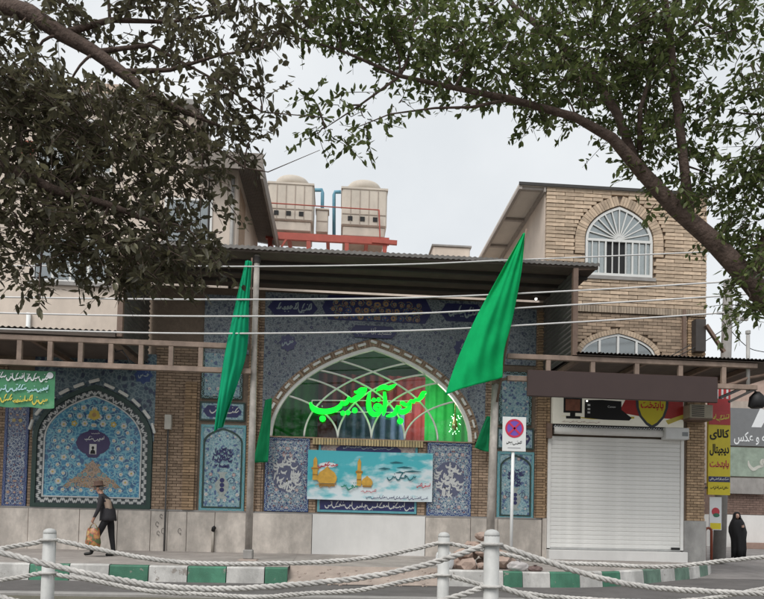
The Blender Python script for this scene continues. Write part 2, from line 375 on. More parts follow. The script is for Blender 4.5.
def ring(mb, outer, inner, y0, y1, mi=0):
    n = len(outer)
    for i in range(n):
        j = (i+1)%n
        mb.add([(outer[i][0],y0,outer[i][1]),(outer[j][0],y0,outer[j][1]),(inner[j][0],y0,inner[j][1]),(inner[i][0],y0,inner[i][1]),
                (outer[i][0],y1,outer[i][1]),(outer[j][0],y1,outer[j][1]),(inner[j][0],y1,inner[j][1]),(inner[i][0],y1,inner[i][1])],
               [(0,1,2,3),(0,4,5,1),(3,2,6,7)], mi)
def rectpoly(x0,x1,z0,z1): return [(x0,z0),(x0,z1),(x1,z1),(x1,z0)]
def border_scroll(mb, outer, y, wd, step, mi=0):
    """running S-scrolls along a closed outline"""
    mid = inset(outer, wd/2); n = len(mid); k = 0
    for i in range(n):
        a, b = mid[i], mid[(i+1)%n]; l = math.hypot(b[0]-a[0], b[1]-a[1]); m_ = max(1,int(round(l/step)))
        if l < step*.35: continue
        ux, uz = (b[0]-a[0])/l, (b[1]-a[1])/l
        for q in range(m_):
            t = (q+.5)/m_; x, z = a[0]+(b[0]-a[0])*t, a[1]+(b[1]-a[1])*t; s = 1 if k % 2 else -1; k += 1; h = wd*.36; g = l/m_*.5
            P = [(-g,-h*.2*s),(-g*.5,h*s),(0,0),(g*.5,-h*s),(g,h*.2*s)]
            mb.ribbon([(x+ux*p-uz*o, z+uz*p+ux*o, wd*.2) for p,o in spline(P,3)], y, mi)

def bricks_field(mb, x0, x1, z0, z1, y, r, ch=.076, bl=.215, dep=.05, skip=None):
    z = z0; row = 0
    while z < z1-.02:
        x = x0-(bl*.5 if row % 2 else 0)
        while x < x1-.015:
            a, b = max(x,x0)+.006, min(x+bl,x1)-.006
            zt = min(z+ch,z1)
            if b-a > .03 and not (skip and skip((a+b)/2, (z+zt)/2)):
                p = r.uniform(0,.008); mb.box(a,b,y-p,y+dep,z+.007,zt-.007)
            x += bl
        z += ch; row += 1

# ================================================================== SETTING
RZ = -.33                                # road level
g = MB(); g.add([(-900,-900,RZ-.03),(900,-900,RZ-.03),(900,900,RZ-.03),(-900,900,RZ-.03)],[(0,1,2,3)])
struct(g.build('ground', mat('far_ground',(.2,.19,.17),.95,.2,.1)))
g = MB(); g.add([(-60,-7.6,RZ),(60,-7.6,RZ),(60,-3.0,RZ),(60,-1,RZ+.01),(-60,-1,RZ+.01),(-60,-3,RZ)],[(0,1,2,3,4,5)])
struct(g.build('road', asphalt))
g = MB(); g.add([(-60,-40,RZ-.008),(60,-40,RZ-.008),(60,-15.6,RZ-.008),(-60,-15.6,RZ-.008)],[(0,1,2,3)])
struct(g.build('near_carriageway', asphalt))
g = MB(); ys = [(-1.05,RZ+.014),(1,RZ+.10),(4,-.10),(10,.18),(60,.5)]
for (a,za),(b,zb) in zip(ys,ys[1:]): g.add([(9.6 if a < 0 else 11.0,a,za),(60,a,za),(60,b,zb),(11.0,b,zb)],[(0,1,2,3)])
struct(g.build('side_street', mat('side_street_asphalt',(.27,.25,.24),.9,.2,1.5,.2,90,stain=.25)))
g = MB(); g.box(-60,60,-15.6,-7.42,RZ-.02,-.24); struct(g.build('median', soil))
g = MB(); g.box(-60,60,-7.42,-7.2,RZ-.02,-.19); struct(g.build('median_kerb', concrete, bevel=.015))

# sidewalk: strips between the kerb line and the building line
KL = [(-14,-4.05),(-.95,-4.05)]
KR = spline([(2.35,-4.02),(3.4,-4.02),(4.6,-3.95),(5.7,-3.72),(6.8,-3.1),(8.2,-2.0),(9.5,-1.0),(10.7,.3),(11.25,1.9),(11.3,4),(11.3,9)], 5)
g = MB()
def strip(fr, bk):
    for i in range(len(fr)-1):
        g.add([(*fr[i],0),(*fr[i+1],0),(*bk[i+1],.085),(*bk[i],.085)],[(0,1,2,3)])
strip([(-30,-3.9),(-.95,-3.9)],[(-30,.2),(-.95,.2)])
strip([(-.95,-3.35),(2.35,-3.35)],[(-.95,.2),(2.35,.2)])
strip([(x,y+.12) for x,y in KR],[(min(x,10.3) if y < .2 else 10.3, max(.2,y)) for x,y in KR])
struct(g.build('sidewalk', paving))
g = MB(); g.add([(-.95,-4.15,RZ+.012),(2.35,-4.15,RZ+.012),(2.35,-3.35,.0),(-.95,-3.35,.0)],[(0,1,2,3)])
r = random.Random(3)
for k in range(90):
    x = r.uniform(-.8,2.3); y = r.uniform(-4.35,-3.5); z = RZ+.012+max(0,(y+4.15))*.41; s = r.uniform(.01,.035)
    g.lathe((x,y,z-.01),[(s,0),(s*1.1,s*.5),(s*.5,s)],5)
struct(g.build('driveway_ramp', dirt))
kb = MB(); kb.box(-14,-.95,-3.93,-3.8,RZ-.02,-.012); kerb = struct(kb.build('kerb', concrete))
def kerb_stone(pts, m, r):
    b = MB(); n = len(pts); top = r.uniform(-.005,.012); vs = []
    for i,(x,y) in enumerate(pts):
        a = pts[max(i-1,0)]; c = pts[min(i+1,n-1)]; dx,dy = c[0]-a[0], c[1]-a[1]; l = math.hypot(dx,dy); nx,ny = -dy/l, dx/l
        vs += [(x-.03*nx,y-.03*ny,RZ-.02),(x,y,top-.03),(x+.03*nx,y+.03*ny,top),(x+.16*nx,y+.16*ny,top),(x+.16*nx,y+.16*ny,RZ-.02)]
    fs = [(i*5+k,i*5+(k+1)%5,(i+1)*5+(k+1)%5,(i+1)*5+k) for i in range(n-1) for k in range(5)]+[(0,1,2,3,4),tuple((n-1)*5+k for k in (4,3,2,1,0))]
    b.add(vs, fs); return b.build('kerb_stone', m, kerb)
r = random.Random(8); x = at(31,570,-4.05).x-.785*12; k = 0
while x < -1.0:
    e = min(x+.775,-.95); kerb_stone([(x+.006,-4.05),(e-.006,-4.05)], kerb_g if k % 2 == 0 else kerb_w, r); x += .783; k += 1
# right kerb by arc length
acc = [0]
for a,b in zip(KR,KR[1:]): acc.append(acc[-1]+math.hypot(b[0]-a[0],b[1]-a[1]))
def along(s):
    for i in range(len(acc)-1):
        if s <= acc[i+1]: t = (s-acc[i])/(acc[i+1]-acc[i]); return (KR[i][0]+(KR[i+1][0]-KR[i][0])*t, KR[i][1]+(KR[i+1][1]-KR[i][1])*t)
    return KR[-1]
s = 0; cuts = [1.25,.42,.62,.70,.62,.62,1.0,.9,.75,.8]
kerb_gp = mat('kerb_green_faded',(.16,.26,.2),.7,.2,6,.1,40,stain=.4)
for k in range(18):
    l = cuts[k] if k < len(cuts) else .75
    kerb_stone([along(s+.006+(l-.012)*q/3) for q in range(4)], [kerb_w, kerb_g if k < 6 else kerb_gp][k % 2], r); s += l

# ================================================================== MOSQUE FRONT
mq = thing('mosque', 'mosque front of glazed blue tile panels and brick piers beneath a big pointed window', 'mosque')
AX0, AX1, AZ, AT = -2.0, 3.87, 3.22, 5.98                # brick arch ring
GX0, GX1, GT = -1.80, 3.67, 5.72                         # glazed opening
op = arch_pts(GX0,GX1,AZ,AZ,GT,22)
def wall_with_arch(y0,y1,xa,xb,zb,zt,outline,base_z):
    mb = MB(); L = [p for p in outline]
    if base_z > zb: mb.box(xa,xb,y0,y1,zb,base_z)
    pts = [(xa,base_z)]+L+[(xb,base_z)]
    for a,b in zip(pts,pts[1:]):
        if b[0]-a[0] < 1e-6: continue
        mb.add([(a[0],y0,a[1]),(b[0],y0,b[1]),(b[0],y0,zt),(a[0],y0,zt),(a[0],y1,a[1]),(b[0],y1,b[1]),(b[0],y1,zt),(a[0],y1,zt)],
               [(0,1,2,3),(7,6,5,4),(0,4,5,1),(3,2,6,7)])
    mb.add([(xa,y0,zb),(xa,y1,zb),(xa,y1,zt),(xa,y0,zt),(xb,y0,zb),(xb,y1,zb),(xb,y1,zt),(xb,y0,zt)],[(0,1,2,3),(7,6,5,4)])
    return mb
wall_with_arch(.04,.36,-5.1,5.66,0,7.19,op,AZ).build('wall', mortar, mq)
b = MB(); b.box(-12.5,-5.101,.04,.36,0,5.3); b.build('side_wall', mortar, mq)
ao = arch_pts(AX0,AX1,AZ,AZ,AT,22)
wall_with_arch(-.012,.04,AX0-.02,4.05,AZ+.0,7.12,ao,AZ+.0).build('spandrel_tiling', tile_spandrel, mq)
for xa,xb in ((-3.62,-2.42),(4.3,5.45)): mb = MB(); mb.box(xa,xb,-.012,.04,5.4,6.98); mb.build('upper_tiling', tile_spandrel, mq)
# tile relief on the spandrels
ins = inpoly(ao)
arabesque(mq, lambda x,z: not ins(x,z) and not inpoly(inset(ao,-.12))(x,z), AX0+.06, AX1-.06, 3.5, 6.3, -.014, 21, mat('spandrel_vine',(.21,.23,.25),.35), mat('spandrel_petal',(.26,.28,.30),.35), navy, mat('spandrel_leaf',(.07,.08,.12),.35), .17, .016, .032)
# brick ring of the arch, with lamp strips
r = random.Random(5); arch_ring = MB()
ai = arch_pts(GX0-.03,GX1+.03,AZ,AZ,GT+.04,22)
def pathlen(p): return sum(math.hypot(b[0]-a[0],b[1]-a[1]) for a,b in zip(p,p[1:]))
def on_path(p, s):
    for a,b in zip(p,p[1:]):
        l = math.hypot(b[0]-a[0],b[1]-a[1])
        if s <= l or (a,b) == (p[-2],p[-1]): t = s/l; return a[0]+(b[0]-a[0])*t, a[1]+(b[1]-a[1])*t, (b[0]-a[0])/l, (b[1]-a[1])/l
        s -= l
def voussoirs(mb, path, depth, y0, y1, w, r, gap=.008):
    T = pathlen(path); n = int(T/w)
    for k in range(n):
        x,z,ux,uz = on_path(path,(k+.06)*T/n); x2,z2,vx,vz = on_path(path,(k+.94)*T/n); p = r.uniform(0,.006)
        mb.prism([(x,z),(x2,z2),(x2-vz*depth,z2+vx*depth),(x-uz*depth,z+ux*depth)], y0-p, y1)
voussoirs(arch_ring, ai, .19, -.05, .04, .075, r); arch_ring.build('arch_brickwork', brickB, mq, kind='stuff')
mid = arch_pts(GX0-.12,GX1+.12,AZ,AZ,GT+.14,22); T = pathlen(mid); n = 25
lamp_m = mat('lamp_tube_white',(.74,.74,.70),.4,.08)
for k in range(n):
    x,z,ux,uz = on_path(mid,(k+.5)*T/n); l = .115 if k % 2 else .09
    b = MB(); b.bar((x-ux*l,-.075,z-uz*l),(x+ux*l,-.075,z+uz*l),.05,.07); b.build('strip_lamp', lamp_m, mq, bevel=.01)
# window: glazing bars as interlaced arches, and each pane
win = MB(); wframe = mat('window_bar_white',(.80,.80,.76),.5,.08)
ring(win, arch_pts(GX0-.03,GX1+.03,AZ-.0,AZ,GT+.04,22), arch_pts(GX0+.06,GX1-.06,AZ,AZ,GT-.06,22), -.02, .12)
window = win.build('arched_window', wframe, mq); W6 = (GX1-GX0)/6; HW = (GX1-GX0)/2; HH = GT-AZ
def gbar(k, t):                          # rise of the k-th interlaced bar at t half-spans from its foot
    if t <= 0: return 0.0
    c = .66*math.sqrt(1-((.85-min(t,.85))/.85)**2)+max(0,t-.85)*.05
    return (.85*garch(t),.5*(.85*garch(t)+c),c,.74*c)[k-1]
inop = inpoly(op)
for k in range(1,5):
    for sgn in (1,-1):
        pts = []
        for i in range(60):
            t = (i/59)**1.8*2.0; x = (GX0+k*W6+t*HW) if sgn == 1 else (GX1-k*W6-t*HW); z = AZ+HH*gbar(k,t)
            if not inop(x, z+.001): 
                if i == 0: z = AZ+.001
                else: break
            pts.append((x,.06,z))
        if len(pts) > 2: b = MB(); b.tube(pts,.027,6); b.build('glazing_bar', wframe, window, smooth=True)
cells = {}; dz = .03; zz = AZ
while zz < GT:
    zc = zz+dz/2; x = GX0; run = None; dx = .02
    while x <= GX1+dx:
        xc = x+dx/2; key = None
        if inop(xc,zc):
            key = tuple((zc < AZ+HH*gbar(k,(xc-GX0-k*W6)/HW)) for k in range(1,5))+tuple((zc < AZ+HH*gbar(k,(GX1-k*W6-xc)/HW)) for k in range(1,5))
        if run and run[0] != key:
            if run[0] is not None: cells.setdefault(run[0],[]).append((run[1],x,zz,zz+dz))
            run = (key,x)
        if not run: run = (key,x)
        x += dx
    zz += dz
pane_m = glassmat('window_glass',(.85,.92,.86),.955,.03)
for key, rs in cells.items():
    if sum((b-a)*(d-c) for a,b,c,d in rs) < .004: continue
    b = MB()
    for x0,x1,z0,z1 in rs: b.add([(x0,.065,z0),(x1,.065,z0),(x1,.065,z1),(x0,.065,z1)],[(0,1,2,3)])
    b.build('pane', pane_m, window)
# sill course below the window
b = MB(); rr = random.Random(4); x = at(313,436,0).x
while x < at(421,440,0).x: b.box(x,x+.058,-.09,.03,AZ-.2,AZ-.03); x += .075
b.build('soldier_course', mat('brick_yellow',(.50,.40,.22),.8,.2,8,island=.25), mq, kind='stuff')
b = MB(); b.box(GX0-.1,GX1+.1,-.05,.1,AZ-.035,AZ-.001); b.build('window_sill', brickB, mq)

# dado of stone slabs
DZ = 1.135
jx = [-12.5,-11.2,-9.9,-8.75,-7.95]+[at(p,530,0).x for p in (80,118,151,168,187,215,250,312)]
lp = list(zip(jx,jx[1:]))+[(at(425,530,0).x,at(470,530,0).x),(at(470,530,0).x,at(497,530,0).x),(at(497,530,0).x,5.66)]
r = random.Random(12)
for a,b_ in lp:
    y = -.07-r.uniform(0,.014); b = MB(); b.box(a+.006,b_-.006,y,.05,.02,DZ-r.uniform(.0,.008)); b.build('dado_slab', marble, mq, bevel=.006)
b = MB(); b.box(at(312,530,0).x+.008,at(425,530,0).x-.008,-.085,.05,.07,DZ+.01); b.build('dado_panel', plaster_w, mq, bevel=.006)
b = MB(); b.box(-12.5,5.66,-.045,.05,DZ,DZ+.045); b.build('dado_cap', concrete, mq)
b = MB()
for (gx,gy,gr) in ((157,524,.05),(163,531,.06),(158,533,.045),(179.5,531,.055),(161,516,.04)):
    p = at(gx,gy,-.1); n = 12; b.ribbon([(p.x+gr*math.cos(i*.55)*(.7 if i % 2 else .75),p.z+gr*1.2*math.sin(i*.55),.013) for i in range(11)]+[(p.x+.02,p.z-gr*2,.012)],-.092)
b.build('scrawled_marks', mat('spray_grey',(.10,.095,.09),.8), mq, kind='stuff')
# brick piers (bricks a few pixels long, real joints)
r = random.Random(9); b = MB(); BZ = DZ+.045
X = lambda p,q=450: at(p,q,0).x
piers = [(-12.5,X(4),BZ,4.9),(X(28)+.02,X(34)-.03,BZ,3.6),(X(152)+.02,X(199)-.02,BZ,5.5),(X(245)+.02,X(262)-.0,BZ,6.98),(X(478)+.03,X(495)-.03,BZ,6.98),(X(534)+.02,5.66,BZ,6.98),
         (X(309)+.02,X(318)-.03,BZ,AZ-.04),(X(417)+.03,X(427)-.03,BZ,AZ-.04),(X(262),X(265)-.02,BZ,AZ-.04),(X(471)+.02,X(478)+.03,BZ,AZ-.04)]
for p in piers: bricks_field(b, *p, 0.0, r)
b.build('brick_pier_courses', brickB, mq, kind='stuff')
# raised brick half-columns
b = MB()
for xa,xb in ((X(184),X(197)-.03),(X(247),X(256)),(X(536),X(545))): bricks_field(b, xa, xb, BZ, 4.6 if xa < -3 else 6.9, -.09, r, .076, .35, .09)
b.build('brick_half_column', mat('brick_amber',(.36,.245,.15),.85,.2,9,.3,60,island=.28), mq, kind='stuff')

# ---- left pointed niche
nx0,nx1 = X(33),X(152.5); nz0 = BZ-.01; nzs = at(90,440,0).z; nzt = at(95,385,0).z
o1 = arch_pts(nx0,nx1,nz0,nzs,nzt,14); o2 = inset(o1,.11); o3 = inset(o1,.27); o4 = inset(o1,.305)
b = MB(); b.prism(o1,-.005,.04); fld = b.build('blue_arch_panel', tile_blue, mq)
b = MB(); ring(b,o1,o2,-.06,.0); b.build('green_frame', dkgreen_gl, fld)
b = MB(); ring(b,o2,o3,-.022,.0); b.build('border_band', mat('border_dark',(.04,.055,.06),.35), fld)
b = MB(); border_scroll(b,o2,-.025,.16,.105); b.build('border_scrolls', white_gl, fld, kind='stuff')
b = MB(); ring(b,o3,o4,-.028,.0); b.build('border_line', white_gl, fld)
fin = inpoly(inset(o1,.36)); ncx = (nx0+nx1)/2
mcz = at(92,443,0).z; gz = at(95,475,0).z
tri = lambda x,z: gz-.36 < z < gz+.36 and abs(x-ncx) < .80*(1-(z-gz+.36)/.80)+.05*math.cos(z*30)
med = lambda x,z: math.hypot((x-ncx)/.48,(z-mcz)/.42) > 1 and not tri(x,z)
arabesque(fld, lambda x,z: fin(x,z) and med(x,z), nx0+.36,nx1-.36,nz0+.36,nzt-.36,-.008,7,mat('vine_cyan',(.30,.50,.55),.3),white_gl,yellow_gl,cobalt,.25,.022,.066)
b = MB(); b.disc(ncx,mcz,.44,-.012,14,rz=.33); b.disc(ncx,mcz-.02,.30,-.0125,8,rz=.40,a0=.39)
medal = b.build('medallion', purple, fld)
script('inscription',ncx-.27,ncx+.27,mcz+.02,mcz+.2,-.016,white_gl,medal,5,5)
script('inscription',ncx-.16,ncx+.16,mcz+.2,mcz+.3,-.016,white_gl,medal,6,3)
b = MB(); b.box(ncx-.09,ncx+.09,-.02,-.012,mcz-.3,mcz-.03); card = b.build('portrait_card', plaster_w, medal)
b = MB(); b.disc(ncx,mcz-.13,.035,-.022,10,rz=.045); b.flat([(ncx-.07,mcz-.29),(ncx-.05,mcz-.2),(ncx,mcz-.17),(ncx+.05,mcz-.2),(ncx+.07,mcz-.29)],-.022); b.build('silhouette', black, medal)
b = MB(); b.flat([(ncx-.78,gz-.34),(ncx-.5,gz-.12),(ncx-.25,gz+.1),(ncx,gz+.4),(ncx+.25,gz+.1),(ncx+.5,gz-.12),(ncx+.78,gz-.34),(ncx+.4,gz-.3),(ncx,gz-.36),(ncx-.4,gz-.3)],-.0095); bq = b.build('ochre_bouquet', mosaic('bouquet_mosaic',(.16,.12,.10),(.36,.26,.18),(.08,.15,.2),16,.3), fld)
arabesque(bq, tri, ncx-.85,ncx+.85,gz-.36,gz+.42,-.012,17,mat('vine_sand',(.46,.34,.24),.3),ochre,turq,pink_gl,.16,.017,.04)
b = MB(); tz = at(96,415,0).z
flower(b,ncx,tz,.15,-.012,8,0,1); b.disc(ncx,tz,.06,-.016,8,1); b.build('gold_rosette',[yellow_gl,ochre],fld)
# lamp strips round the niche, tiling of its spandrels
md = inset(o1,-.09); md = md[1:-1]; T = pathlen(md)
for k in range(11):
    x,z,ux,uz = on_path(md,T*(.03+.94*(k+.5)/11)); l = .14
    b = MB(); b.bar((x-ux*l,-.1,z-uz*l),(x+ux*l,-.1,z+uz*l),.06,.08); b.build('strip_lamp', lamp_m, mq, bevel=.012)
sp = inset(o1,-.01)[1:-1]
wall_with_arch(-.012,.035,nx0-.03,nx1+.03,nzs,5.3,[p for p in sp],nzs).build('niche_spandrel', mosaic('spandrel_teal',(.075,.12,.155),(.17,.23,.25),(.04,.055,.1),10,.35), mq)
b = MB(); sx,sz = X(141),at(141,375,0).z
for k in range(8): b.disc(sx+.17*math.cos(k*.785),sz+.17*math.sin(k*.785),.085,-.016,4,a0=k*.785)
b.disc(sx,sz,.17,-.0165,8); st = b.build('star_medallion', cobalt, mq); script('inscription',sx-.14,sx+.14,sz-.12,sz+.12,-.02,grey_gl,st,4,3)

# ---- framed rectangular / arched tile panels
def tile_panel(name, px0,py0,px1,py1, base, fr, seed, arch=False, vase=False, medw=None, vine=grey_gl, petal=white_gl, heart=pink_gl, leafm=cobalt, step=.19, frw=.07):
    x0,x1,z0,z1 = rect(px0,py0,px1,py1); P = rectpoly(x0,x1,z0,z1); c = (x0+x1)/2
    b = MB(); b.prism(P,-.006,.04); pn = b.build(name, base, mq)
    b = MB(); ring(b,P,inset(P,frw),-.024,0); b.build('border_band', fr, pn)
    b = MB(); border_scroll(b,P,-.027,frw,frw*1.6); b.build('border_scrolls', vine, pn, kind='stuff')
    inner = inset(P,frw+.02); keep = inpoly(inner)
    if arch:
        A = arch_pts(x0+frw,x1-frw,z0+frw,z1-(x1-x0)*.42,z1-frw*1.2,12)
        b = MB(); ring(b,A,inset(A,.045),-.03,0); b.build('arch_line', dkgreen_gl, pn); keep = inpoly(inset(A,.06))
    mz = (z0+z1)/2 if not vase else z0+(z1-z0)*.62; mw = (x1-x0)*(medw or .3); mh = (z1-z0)*.235
    md_ = lambda x,z: math.hypot((x-c)/mw,(z-mz)/mh) > 1
    vz = z0+(z1-z0)*.3; vr = (x1-x0)*.13
    av = (lambda x,z: not (vase and abs(x-c) < vr*1.5 and vz-vr*2.2 < z < vz+vr*2.2)) 
    arabesque(pn, lambda x,z: keep(x,z) and md_(x,z) and av(x,z), x0,x1,z0,z1,-.010,seed,vine,petal,heart,leafm,step,.015,.04)
    return pn,x0,x1,z0,z1,c,mz,mw,mh
def callig_medallion(pn, c, mz, mw, mh, m, seed, ground=None):
    if ground:
        b = MB(); b.disc(c,mz,mw*.98,-.011,12,rz=mh*.98); b.build('medallion', ground, pn)
    r = random.Random(seed); b = MB()
    for k in range(46):
        a = r.uniform(0,6.28); q = math.sqrt(r.random())*.86; x,z = c+mw*q*math.cos(a), mz+mh*q*math.sin(a); s_ = mw*r.uniform(.14,.26)
        P = [(x+s_,z+s_*.5,.4),(x+s_*.5,z-s_*.1,1),(x-s_*.1,z-s_*.3,1.3),(x-s_*.6,z-s_*.1,1.1),(x-s_*.8,z+s_*.5,.4)] if k % 3 else [(x,z+s_,.6),(x-.01,z,1),(x-.3*s_,z-s_,.5)]
        b.ribbon([(p,q_,w_*mw*.10) for p,q_,w_ in spline(P,7)],-.016)
        b.disc(x+s_*.5,z-s_*.6,mw*.05,-.0165,4)
    b.build('calligraphy', m, pn, kind='stuff')
# narrow dark panel by the green banner
tile_panel('narrow_blue_panel',4,400,28,507,tile_navy,cobalt,31,step=.17,vine=mat('vine_slate',(.17,.19,.30),.3),petal=pink_gl,heart=yellow_gl)
# tall turquoise panels with a vase, on either side of the great arch
def vase_on(pn,c,z0,z1,x0,x1):
    vz = z0+(z1-z0)*.3; vr = (x1-x0)*.155; b = MB()
    prof = [(.25,-2),(.9,-1.9),(.35,-1.5),(.9,-.6),(1,.1),(.75,.7),(.35,1.0),(.4,1.5),(.8,1.9)]
    b.flat([(c+p*vr,vz+q*vr) for p,q in prof]+[(c-p*vr,vz+q*vr) for p,q in reversed(prof)],-.012)
    v = b.build('vase', mat('vase_pale',(.36,.40,.38),.3,.3,14), pn); b = MB()
    for k in range(3): b.disc(c,vz+(k-1)*vr*.7,vr*.35,-.015,8)
    b.ribbon(spiral(c-vr*1.3,vz+.6*vr,vr*.6,0,1,.016),-.014); b.ribbon(spiral(c+vr*1.3,vz+.6*vr,vr*.6,3.14,-1,.016),-.014); b.build('vase_ornament', navy, v)
for (pa,pb,pc_,sd_) in ((200,245,511,41),(497,533.5,519,42)):
    k = 425 if pa == 200 else 452
    pn,x0,x1,z0,z1,c,mz,mw,mh = tile_panel('arched_vase_panel',pa,k,pb,pc_,tile_turq,turq,sd_,True,True,.26,vine=mat('vine_pale_teal',(.24,.38,.40),.3),step=.2)
    callig_medallion(pn,c,mz,mw*.95,mh*.62,navy,sd_+3); vase_on(pn,c,z0,z1,x0,x1)
    k2 = (402,421) if pa == 200 else (428,449)
    x0,x1,z0,z1 = rect(pa,k2[0],pb,k2[1]); P = rectpoly(x0,x1,z0,z1)
    b = MB(); b.prism(P,-.006,.04); fr = b.build('inscription_frieze', tile_turq, mq)
    b = MB(); ring(b,P,inset(P,.04),-.02,0); b.build('border_band', dkgreen_gl, fr)
    b = MB(); h = (z1-z0); b.flat([(x0+.08,(z0+z1)/2),(x0+.2,z1-.1),(x1-.2,z1-.1),(x1-.08,(z0+z1)/2),(x1-.2,z0+.1),(x0+.2,z0+.1)],-.012); b.build('cartouche', navy, fr)
    script('inscription',x0+.16,x1-.16,z0+.13,z1-.12,-.018,white_gl,fr,sd_,5)
    tile_panel('square_tile_panel',pa+2,345 if pa == 200 else 372,pb-2,399 if pa == 200 else 425,tile_turq,dkgreen_gl,sd_+9,step=.21,vine=mat('vine_pale_teal',(.24,.38,.40),.3))
# two dark panels with white calligraphy below the arch
for (pa,pb,qa,qb,sd_) in ((265,309,437.5,511.5,51),(427,471,443,516,52)):
    pn,x0,x1,z0,z1,c,mz,mw,mh = tile_panel('calligraphy_panel',pa,qa,pb,qb,tile_navy,cobalt,sd_,medw=.33,vine=grey_gl,petal=white_gl,heart=pink_gl,leafm=turq,step=.185)
    callig_medallion(pn,c,mz,mw*1.05,mh*1.08,white_gl,sd_,mat('medallion_slate',(.11,.12,.19),.3))
# middle panel, mostly behind the banner
x0,x1,z0,z1 = rect(318,441,417,513); P = rectpoly(x0,x1,z0,z1)
b = MB(); b.prism(P,-.004,.04); cp = b.build('inscription_panel', mosaic('pink_mosaic',(.30,.22,.20),(.38,.33,.30),(.12,.10,.16),12,.35), mq)
b = MB(); ring(b,P,inset(P,.06),-.02,0); b.build('border_band', turq, cp)
b = MB(); ax0,ax1,az0,az1 = rect(336,444.5,401,462); b.flat([(ax0,az0),(ax0,az1-.13),(ax0+.2,az1),(ax1-.2,az1),(ax1,az1-.13),(ax1,az0)],-.012); b.build('cartouche', navy, cp)
script('inscription',ax0+.2,ax1-.2,az1-.16,az1-.03,-.016,grey_gl,cp,14,9)
bx0,bx1,bz0,bz1 = rect(320,501,416,512); b = MB(); b.box(bx0,bx1,-.016,-.006,bz0,bz1); b.build('frieze_band', navy, cp)
script('inscription',bx0+.05,bx1-.05,bz0+.03,bz1-.03,-.02,white_gl,cp,15,18)

# ---- friezes high on the wall, in the canopy's shade
for (pa,pb,qa,qb,sd_,n_) in ((268,318,300,316,61,7),(322,432,297,322,62,0),(440,484,304,322,63,6)):
    x0,x1,z0,z1 = rect(pa,qa,pb,qb); c = (x0+x1)/2; h = z1-z0
    b = MB(); b.flat([(x0,(z0+z1)/2),(x0+.18,z1),(x1-.18,z1),(x1,(z0+z1)/2),(x1-.18,z0),(x0+.18,z0)],-.018); fz = b.build('frieze_cartouche', navy, mq)
    if n_: script('inscription',x0+.18,x1-.18,z0+.05,z1-.05,-.022,grey_gl,fz,sd_,n_)
    else: arabesque(fz, inpoly(rectpoly(x0+.2,x1-.2,z0+.03,z1-.03)),x0,x1,z0,z1,-.02,sd_,mat('vine_dim_ochre',(.22,.15,.10),.4),ochre,cobalt,turq,.22,.03,.06)
x0,x1,z0,z1 = rect(350,326.5,397,338.5); b = MB(); b.flat([(x0,(z0+z1)/2),(x0+.15,z1),(x1-.15,z1),(x1,(z0+z1)/2),(x1-.15,z0),(x0+.15,z0)],-.062); fz = b.build('frieze_cartouche', navy, mq)
text('inscription','مسجد آقا حبیب',x0+.16,x1-.16,z0+.05,z1-.05,-.068,white_gl,fz,.0)
for (px,py) in ((288,343),(462,348)):
    x,z = X(px,py), at(px,py,0).z; b = MB()
    for k in range(8): b.disc(x+.17*math.cos(k*.785),z+.17*math.sin(k*.785),.08,-.03,4,a0=k*.785)
    b.disc(x,z,.18,-.0305,8); st = b.build('star_medallion', mat('star_violet',(.06,.06,.15),.3), mq); script('inscription',x-.15,x+.15,z-.13,z+.13,-.035,grey_gl,st,px,3)

# ---- room behind the window
b = MB(); b.box(-2.4,4.3,3.4,3.5,.1,7.0); b.box(-2.5,-2.4,.36,3.5,.1,7.0); b.box(4.3,4.4,.36,3.5,.1,7.0); b.box(-2.4,4.3,.36,3.4,2.9,3.0); b.box(-2.4,4.3,.36,3.4,6.85,6.95)
b.build('inner_hall', mat('inner_wall',(.04,.27,.08),.8,.3,3), mq)
def drape(name, x0,x1,z0,z1,y,m,seed,parent):
    n = int((x1-x0)/.05); mb = MB(); rr = random.Random(seed); ph = rr.uniform(0,6)
    vs = []
    for i in range(n+1):
        x = x0+(x1-x0)*i/n; d = .05*math.sin(i*1.1+ph)+.02*math.sin(i*2.7)
        vs += [(x,y+d,z0),(x,y+d*.7,z1)]
    mb.add(vs,[(2*i,2*i+2,2*i+3,2*i+1) for i in range(n)]); return mb.build(name,m,parent,True)
for xa,xb,sd_ in ((-2.35,-.6,1),(2.5,4.25,2)): drape('green_drape',xa,xb,3.0,6.8,2.7,mat('drape_green',(.02,.34,.07),.8,.2),sd_,mq)
drape('red_drape',-.6,2.7,3.0,5.5,2.45,mat('drape_red',(.20,.025,.03),.8,.2),3,mq); drape('blue_drape',.0,2.05,3.0,4.45,2.15,mat('drape_blue',(.08,.12,.24),.8,.25),4,mq)
ch = thing('chandelier','lit glass chandelier seen through the big pointed window','chandelier',(at(455,424,.7).x,.7,at(455,424,.7).z))
b = MB(); cx_,cz_ = WL[ch].x,WL[ch].z; b.tube([(cx_,.7,cz_+.2),(cx_,.7,6.8)],.012,6); b.lathe((cx_,.7,cz_),[(.02,-.2),(.09,-.1),(.05,.1),(.02,.25)],10); b.build('stem', mat('brass',(.5,.35,.12),.35,metal=.8), ch, True)
b = MB(); rr = random.Random(2)
for k in range(34):
    a = k*2.4; q = .05+.13*rr.random(); b.lathe((cx_+q*math.cos(a),0.7+q*math.sin(a),cz_-.3+.55*rr.random()),[(.005,-.014),(.010,0),(.005,.014)],6)
b.build('bulbs', mat('bulb_glow',(.45,1,.5),.5,emit=4), ch, kind='stuff')
